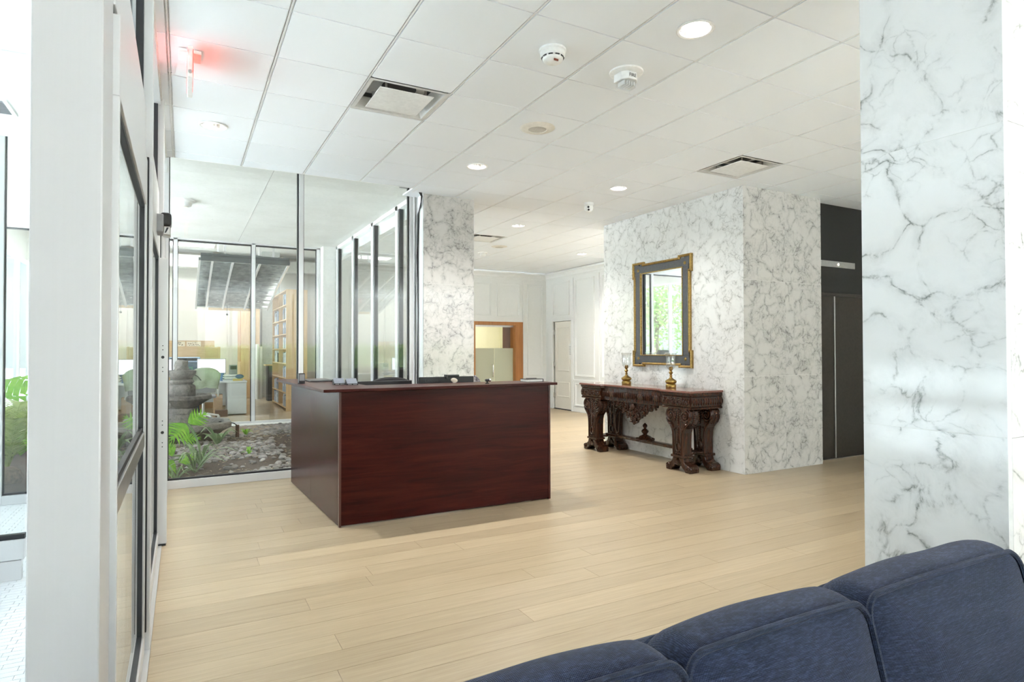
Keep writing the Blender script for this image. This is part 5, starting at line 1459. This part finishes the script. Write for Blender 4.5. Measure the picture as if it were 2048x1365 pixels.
for x0, x1, nm in ((-0.24, 0.05, 'leftmost framed sketch on the partition shelf'), (0.07, 0.40, 'framed dark sketch on the partition shelf above the monitor'), ):
    q = thing('framed_sketch', nm, 'picture', ((x0+x1)/2, 17.1, 1.53))
    MB().frame(x0, x1, 1.53, 1.665, 0.008, 'y', 17.09, 17.11).build('frame', M_BEECH, q)
    MB().box(x0+0.008, x1-0.008, 17.10, 17.11, 1.538, 1.657).build('paper', plain('cream_paper', (0.74, 0.66, 0.50), 0.7), q)
    im = MB(); R4 = random.Random(int(x0*100))
    for k in range(16):
        a = R4.uniform(x0+0.03, x1-0.05); b = R4.uniform(1.545, 1.63); im.box(a, a+R4.uniform(0.01, 0.035), 17.097, 17.10, b, b+R4.uniform(0.006, 0.02))
    im.build('ink_marks', plain('sepia_ink', (0.16, 0.11, 0.07), 0.7), q)
# office chair with a green jacket
oc_ = thing('task_chair', 'white-framed task chair at the nearest office desk', 'chair', (0.38, 14.35, 0))
MB().lathe([(0.028, 0.10), (0.028, 0.44)], (0.38, 14.35, 0), 10).build('gas_post', M_STEEL, oc_, smooth=True)
for k in range(5):
    a = 2*pi*k/5+0.2
    MB().tube([(0.38, 14.35, 0.12), (0.38+0.30*cos(a), 14.35+0.30*sin(a), 0.06)], 0.028, 8, r1=0.018).ball((0.38+0.30*cos(a), 14.35+0.30*sin(a), 0.03), 0.03, 8, 6).build('leg', M_WHITEP, oc_, smooth=True)
MB().box(0.14, 0.62, 14.12, 14.58, 0.44, 0.50).build('seat', M_GREYP, oc_, bevel=0.03)
MB().prism([(0.16, 0.56), (0.60, 0.56), (0.62, 0.80), (0.54, 1.0), (0.24, 1.0), (0.14, 0.80)], 'y', 14.10, 14.14).build('backrest', M_GREYP, oc_, bevel=0.015)
for sx in (0.10, 0.66):
    MB().tube([(sx, 14.35, 0.46), (sx, 14.33, 0.66), (sx, 14.45, 0.68)], 0.016, 8).build('armrest', M_WHITEP, oc_, smooth=True)
jk = thing('green_jacket', 'sage green jacket draped over the task chair back', 'jacket', (0.38, 14.07, 0.62))
mb = MB(); cols, rows = 18, 12
for j in range(rows+1):
    for i in range(cols+1):
        u, v = i/cols, j/rows
        x = 0.10+0.60*u*(1-0.18*v)+0.05*v; top = 1.035+0.05*sin(pi*u)-0.09*(2*u-1)**4
        drop = (0.30+0.16*sin(pi*u)**1.5+0.04*sin(9*u))*v
        mb.v.append((x, 14.085-0.02*sin(pi*v)-0.018*sin(14*u+3*v)*v, top-drop))
for j in range(rows):
    for i in range(cols):
        a = j*(cols+1)+i; mb.f.append((a, a+cols+1, a+cols+2, a+1))
o = mb.build('body', plain('sage_cloth', (0.36, 0.41, 0.30), 0.9, var=0.12, scale=8), jk, smooth=True)
md = o.modifiers.new('thick', 'SOLIDIFY'); md.thickness = 0.02
MB().tube([(0.18, 14.04, 0.96), (0.27, 14.03, 0.90), (0.33, 14.03, 0.82)], 0.012, 6).tube([(0.16, 14.04, 0.9), (0.15, 14.03, 0.72), (0.19, 14.03, 0.62)], 0.022, 6).build('strap', plain('dark_sage', (0.10, 0.13, 0.09), 0.9), jk, smooth=True)
# clutter on the desk
R5 = random.Random(4)
for k in range(6):
    z = 0.755 + 0.022*k
    tag(MB().box(0.80+R5.uniform(-.03, .03), 1.14+R5.uniform(-.03, .03), 15.0+R5.uniform(0, .04), 15.28+R5.uniform(0, .04), z, z+0.021).build('paper_folder', plain('folder_%d' % (k % 3), ((0.62, 0.64, 0.64), (0.30, 0.31, 0.33), (0.70, 0.70, 0.68))[k % 3], 0.6)), '%s folder from the bottom of the paper pile on the nearest office desk' % ('first', 'second', 'third', 'fourth', 'fifth', 'topmost')[k] if k < 5 else 'topmost folder of the paper pile on the nearest office desk', 'folder', 'folders piled on the nearest office desk')
tag(MB().box(0.98, 1.18, 14.93, 14.99, 0.755, 0.80).build('tissue_box', plain('ochre_card', (0.55, 0.42, 0.12), 0.6), bevel=0.006), 'small ochre carton at the front edge of the nearest office desk', 'box')
tag(MB().ball((1.12, 14.98, 0.85), (0.09, 0.05, 0.05), 10, 6).build('blue_cloth', plain('navy_cloth', (0.03, 0.06, 0.16), 0.9), smooth=True), 'crumpled navy cloth on top of the ochre carton', 'cloth')
tag(MB().lathe([(0, 0), (0.04, 0), (0.045, 0.17), (0.04, 0.175), (0.0, 0.16)], (0.77, 15.1, 0.755), 16).build('blue_tumbler', plain('blue_plastic', (0.03, 0.09, 0.25), 0.3), smooth=True), 'dark blue tumbler below the floor plan monitor', 'cup')
tag(MB().box(0.60, 0.78, 15.0, 15.2, 0.0, 0.46).build('cardboard_box', plain('cardboard', (0.46, 0.32, 0.20), 0.8), bevel=0.004), 'tall cardboard box under the nearest office desk', 'box')
tag(MB().box(0.62, 0.86, 14.62, 14.85, 0.0, 0.14).build('floor_carton', plain('brown_card', (0.20, 0.13, 0.09), 0.8), bevel=0.004), 'low brown carton on the floor before the nearest office desk', 'box')

# bookcases and books
def bookcase(x0, x1, y0, y1, zt, nsh, cols, label, seed):
    # open side faces -x
    t = thing('bookcase', label, 'bookcase', ((x0+x1)/2, (y0+y1)/2, 0))
    MB().box(x0, x1, y0, y0+0.03, 0, zt).build('side_panel', M_BEECH, t)
    MB().box(x0, x1, y1-0.03, y1, 0, zt).build('side_panel', M_BEECH, t)
    MB().box(x1-0.02, x1, y0+0.03, y1-0.03, 0, zt).build('back_panel', M_BEECH, t)
    for k in range(nsh+1):
        z = 0.06 + (zt-0.03-0.06)*k/nsh
        MB().box(x0, x1-0.02, y0+0.03, y1-0.03, z, z+0.025).build('shelf', M_BEECH_X, t)
    for c in range(1, cols):
        y = y0+(y1-y0)*c/cols; MB().box(x0, x1-0.02, y-0.015, y+0.015, 0.06, zt).build('divider', M_BEECH, t)
    return t
BC = (2.14, 2.62, 15.22, 17.75, 2.88)
bookcase(*BC, 8, 2, 'tall honey wood bookcase full of binders beyond the garden', 1)
bcols = [plain('book_white', (0.70, 0.72, 0.74), 0.5), plain('book_grey', (0.34, 0.36, 0.40), 0.5), plain('book_blue', (0.16, 0.26, 0.42), 0.5), plain('book_dark', (0.07, 0.07, 0.08), 0.5), plain('book_pale', (0.52, 0.58, 0.64), 0.5)]
bnames = ['white', 'mid grey', 'slate blue', 'black', 'pale blue']
lev = ['lowest', 'second', 'third', 'fourth', 'fifth', 'sixth', 'seventh', 'top']
ordn = ['first', 'second', 'third', 'fourth', 'fifth', 'sixth', 'seventh', 'eighth', 'ninth']
R6 = random.Random(12); pit = (BC[4]-0.09)/8
for col_ in range(2):
    ya, yb = BC[2]+(BC[3]-BC[2])*col_/2+0.05, BC[2]+(BC[3]-BC[2])*(col_+1)/2-0.05
    for lv in range(8):
        if (col_, lv) in ((1, 2), (1, 7)): continue
        z = 0.06+pit*lv+0.025
        y = ya if col_ == 0 else ya+0.3
        n = 0; lim = ya+(yb-ya)*(0.62 if col_ == 0 else 0.8)
        while y < lim and n < 9:
            w = R6.uniform(0.05, 0.085); h = R6.uniform(0.22, 0.30); d = R6.uniform(0.22, 0.30); k = R6.randrange(5)
            b = thing('binder', '%s binder, %s along the %s shelf, %s bay of the office bookcase' % (bnames[k], ordn[n], lev[lv], 'near' if col_ == 0 else 'far'), 'binder', (BC[0]+0.15, y+w/2, z), 'binders on the %s shelf, %s bay' % (lev[lv], 'near' if col_ == 0 else 'far'))
            MB().box(BC[0]+0.02, BC[0]+0.02+d, y, y+w-0.004, z, z+h).build('cover', bcols[k], b)
            MB().box(BC[0]+0.018, BC[0]+0.02, y+w*0.25, y+w*0.7, z+h*0.55, z+h*0.85).build('spine_label', bcols[(k*3+4) % 5], b)
            y += w + (0.04 if R6.random() < 0.1 else 0); n += 1
t = thing('storage_cabinet', 'tall beech cabinet standing against the far office wall', 'cabinet', (1.78, 20.6, 0))
MB().box(1.52, 2.04, 19.9, 20.9, 0, 2.72).build('carcass', M_BEECH, t, bevel=0.004)
MB().box(1.50, 1.52, 19.93, 20.87, 1.1, 2.69).build('door', M_CHERRY, t, bevel=0.003)
MB().box(1.50, 1.52, 19.93, 20.87, 0.04, 1.08).build('door', M_BEECH, t, bevel=0.003)
for k in range(7): MB().ball((1.80, 19.895, 0.4+0.33*k), 0.018, 8, 6).build('knob', M_WHITEP, t, smooth=True)
t = thing('roll_of_drawings', 'upright white roll of drawings by the concrete column', 'paper roll', (1.95, 19.4, 0))
MB().lathe([(0.05, 0), (0.05, 1.62), (0.035, 1.62), (0.035, 1.60)], (1.93, 19.45, 0), 14).build('sheet', M_WHITEP, t, smooth=True)
MB().lathe([(0.045, 0), (0.045, 1.55), (0.03, 1.55), (0.03, 1.53)], (2.03, 19.5, 0), 14).build('sheet', M_WHITEP, t, smooth=True)
t = thing('dark_counter', 'low dark counter with pale top beside the concrete column', 'counter', (2.35, 18.7, 0))
MB().box(2.12, 2.6, 18.55, 18.95, 0, 1.0).build('body', plain('charcoal_panel', (0.05, 0.05, 0.05), 0.6), t)
MB().box(2.05, 2.6, 18.50, 18.98, 1.0, 1.03).build('top', M_BEECH_X, t)

# hanging slatted light canopy, curving down towards the back
cn = thing('slatted_canopy', 'large hanging canopy of silvery metal slats over the office', 'ceiling canopy', (1.6, 16.5, 2.6))
def cz_(y):
    u = (y-14.5)/4.0; return 3.40 - 0.80*(u*0.72+0.28*u*u)
X0, X1 = 0.30, 2.10
MB().box(X0+0.02, X1, 14.46, 14.50, cz_(14.5)-0.06, cz_(14.5)+0.10).build('front_fascia', plain('dark_grey_metal', (0.035, 0.04, 0.04), 0.5), cn)
M_SLAT = plain('mill_aluminium', (0.36, 0.38, 0.375), 0.30, 0.8, var=0.35, scale=6)
for k in range(30):
    y = 14.62+3.85*k/29
    q = MB().box(X0, X1, y-0.030, y+0.030, -0.004, 0.004); q.rot(radians(62 + 10*sin(k*2.3)), 'X', (0, y, 0)); q.move((0, 0, cz_(y)+0.02)); q.build('slat', M_SLAT, cn)
for xr in (X0, 0.55, 0.95, 1.5, X1):
    q = MB(); ys_ = [14.5+4.0*k/12 for k in range(13)]
    for a, b in zip(ys_[:-1], ys_[1:]):
        n = len(q.v)
        for x in (xr-0.02, xr+0.02):
            q.v += [(x, a, cz_(a)-0.05), (x, b, cz_(b)-0.05), (x, b, cz_(b)+0.01), (x, a, cz_(a)+0.01)]
        q.f += [(n, n+1, n+2, n+3), (n+7, n+6, n+5, n+4), (n, n+4, n+5, n+1), (n+3, n+2, n+6, n+7)]
    q.build('rail', M_ALU, cn)
MB().box(0.6, 1.7, 18.46, 18.54, cz_(18.5)-0.07, cz_(18.5)).build('rear_batten', M_BEECH_X, cn)
foil = MB(); nn = 26
for j in range(nn+1):
    for i in range(nn+1):
        x = X0+0.1+(X1-X0-0.2)*i/nn; y = 14.7+3.7*j/nn
        foil.v.append((x, y, cz_(y)+0.16+0.05*sin(7*x+3*y)*sin(9*y-2*x)+0.03*sin(23*x)*sin(19*y)))
for j in range(nn):
    for i in range(nn):
        a = j*(nn+1)+i; foil.f.append((a, a+1, a+nn+2, a+nn+1))
foil.build('foil_backing', plain('crinkled_foil', (0.70, 0.72, 0.72), 0.22, 0.9, var=0.15), cn, smooth=True)
for x in (0.8, 1.8):
    for y in (14.8, 17.9): MB().box(x-0.02, x+0.02, y-0.02, y+0.02, cz_(y), OZ).build('hanger', M_ALU, cn)
MB().tube([(1.05, 18.3, cz_(18.3)), (1.05, 18.3, 2.42)], 0.006, 6).ball((1.05, 18.3, 2.41), 0.03, 8, 6).build('pull_cord', M_BLACK, cn)
# floor lamp reflected in the mirror
fl = thing('floor_lamp', 'floor lamp with a dark tapered shade by the office windows', 'lamp', (-2.2, 14.9, 0))
MB().lathe([(0, 0), (0.16, 0), (0.16, 0.02), (0.02, 0.035), (0, 0.035)], (-2.2, 14.9, 0), 20).build('base', M_BLACKP, fl, smooth=True)
MB().lathe([(0.012, 0.03), (0.012, 1.25)], (-2.2, 14.9, 0), 10).build('pole', M_BLACKP, fl, smooth=True)
MB().lathe([(0.26, 1.08), (0.17, 1.42), (0.165, 1.42), (0.255, 1.08)], (-2.2, 14.9, 0), 24, closed=True).build('shade', plain('charcoal_shade', (0.05, 0.05, 0.055), 0.8), fl, smooth=True)
MB().lathe([(0.012, 1.25), (0.008, 1.42), (0.012, 1.47), (0, 1.48)], (-2.2, 14.9, 0), 10).build('finial', M_BRASS, fl, smooth=True)

# ================================================================== OUTSIDE
struct(MB().box(-60, XE-0.1, -40, 70, -0.35, -0.15).box(-60, 60, -40, YF-0.1, -0.35, -0.15).box(9.4, 60, YF-0.1, 40, -0.35, -0.15).build('ground_outside', plain('light_bouncing_paving', (0.58, 0.61, 0.63), 0.9, var=0.1, scale=2)))  # ground made pale to bounce sunlight onto the ceilings
def tree(x, y, h, r, label, seed):
    t = thing('tree', label, 'tree', (x, y, -0.15), 'trees outside the office windows'); R = random.Random(seed)
    MB().tube([(x, y, -0.15), (x+0.1, y, h*0.3), (x-0.05, y+0.1, h*0.6)], 0.14, 10, r1=0.07).build('trunk', M_BARK, t, smooth=True)
    for k in range(6):
        a = 2*pi*k/6+R.random(); MB().tube([(x, y, h*0.4), (x+r*0.6*cos(a), y+r*0.6*sin(a), h*(0.6+0.25*R.random()))], 0.05, 6, r1=0.02).build('branch', M_BARK, t)
    mb = MB()
    for k in range(5200):
        v = Vector((R.gauss(0, 1), R.gauss(0, 1), R.gauss(0, 1))).normalized()*R.random()**0.45
        p = Vector((x+v.x*r, y+v.y*r, h*0.62+v.z*h*0.44)); d = Vector((R.gauss(0, 1), R.gauss(0, 1), R.gauss(0, 0.6))).normalized(); s = R.uniform(0.07, 0.13)
        e1 = d.orthogonal().normalized()*s*0.5; n = len(mb.v)
        mb.v += [tuple(p), tuple(p+d*s*0.5+e1), tuple(p+d*s), tuple(p+d*s*0.5-e1)]; mb.f.append((n, n+1, n+2, n+3))
    mb.build('foliage', M_TREELEAF, t)
tree(-7.6, 21.2, 6.0, 2.2, 'leafy green tree outside the office windows, left in the mirror', 1)
tree(-10.0, 26.5, 6.5, 2.5, 'leafy tree farther back outside the office windows', 2)
tree(-12.8, 19.5, 6.0, 2.3, 'leafy green tree standing farthest from the office windows', 3)

# added light panels, no such fittings seen, to brighten the office
for k, (x, y) in enumerate(((-1.6, 14.8), (-1.6, 17.8), (2.9, 16.2), (0.2, 19.6))):
    t = thing('added_office_panel', 'added fill light panel in the office ceiling, ' + ('front left', 'rear left', 'right side', 'at the far wall')[k], 'ceiling light', (x, y, OZ), 'added office fill panels')
    MB().frame(x-0.6, x+0.6, y-0.3, y+0.3, 0.02, 'z', OZ-0.02, OZ).build('frame', M_WHITEP, t)
    MB().box(x-0.58, x+0.58, y-0.28, y+0.28, OZ-0.015, OZ-0.005).build('diffuser', emit('added_lit_panel', (1.0, 0.98, 0.94), 1.5), t)
    l = bpy.data.lights.new('office_fill_light', 'AREA'); l.shape = 'RECTANGLE'; l.size, l.size_y = 1.1, 0.5; l.energy = 8; l.color = (1.0, 0.98, 0.94)
    o = bpy.data.objects.new('office_fill_light', l); COL.objects.link(o); o.parent = t; o.location = (0, 0, -0.03)

# added hedge, unseen, keeps bright ground out of the glass reflections
R7 = random.Random(31)
hd = thing('added_hedge', 'added unseen hedge beyond the front windows, hiding bright ground from reflections', 'hedge', (6, -16, -0.15))
MB().box(-6, 20, -16.5, -15.6, -0.15, 1.55).build('core', plain('hedge_core', (0.05, 0.09, 0.03), 0.95, var=0.4, scale=9), hd)
lf = MB()
for k in range(9000):
    p = Vector((R7.uniform(-6.1, 20.1), R7.uniform(-15.65, -15.45), R7.uniform(-0.1, 1.68))) if k % 3 else Vector((R7.uniform(-6.1, 20.1), R7.uniform(-16.6, -15.5), R7.uniform(1.5, 1.72)))
    d = Vector((R7.gauss(0, 1), R7.gauss(0, 1), R7.gauss(0, 1))).normalized()*R7.uniform(0.06, 0.11); q = d.orthogonal().normalized()*0.03
    lf.quad(tuple(p), tuple(p+d*0.5+q), tuple(p+d), tuple(p+d*0.5-q))
lo = lf.build('foliage', M_TREELEAF, hd)
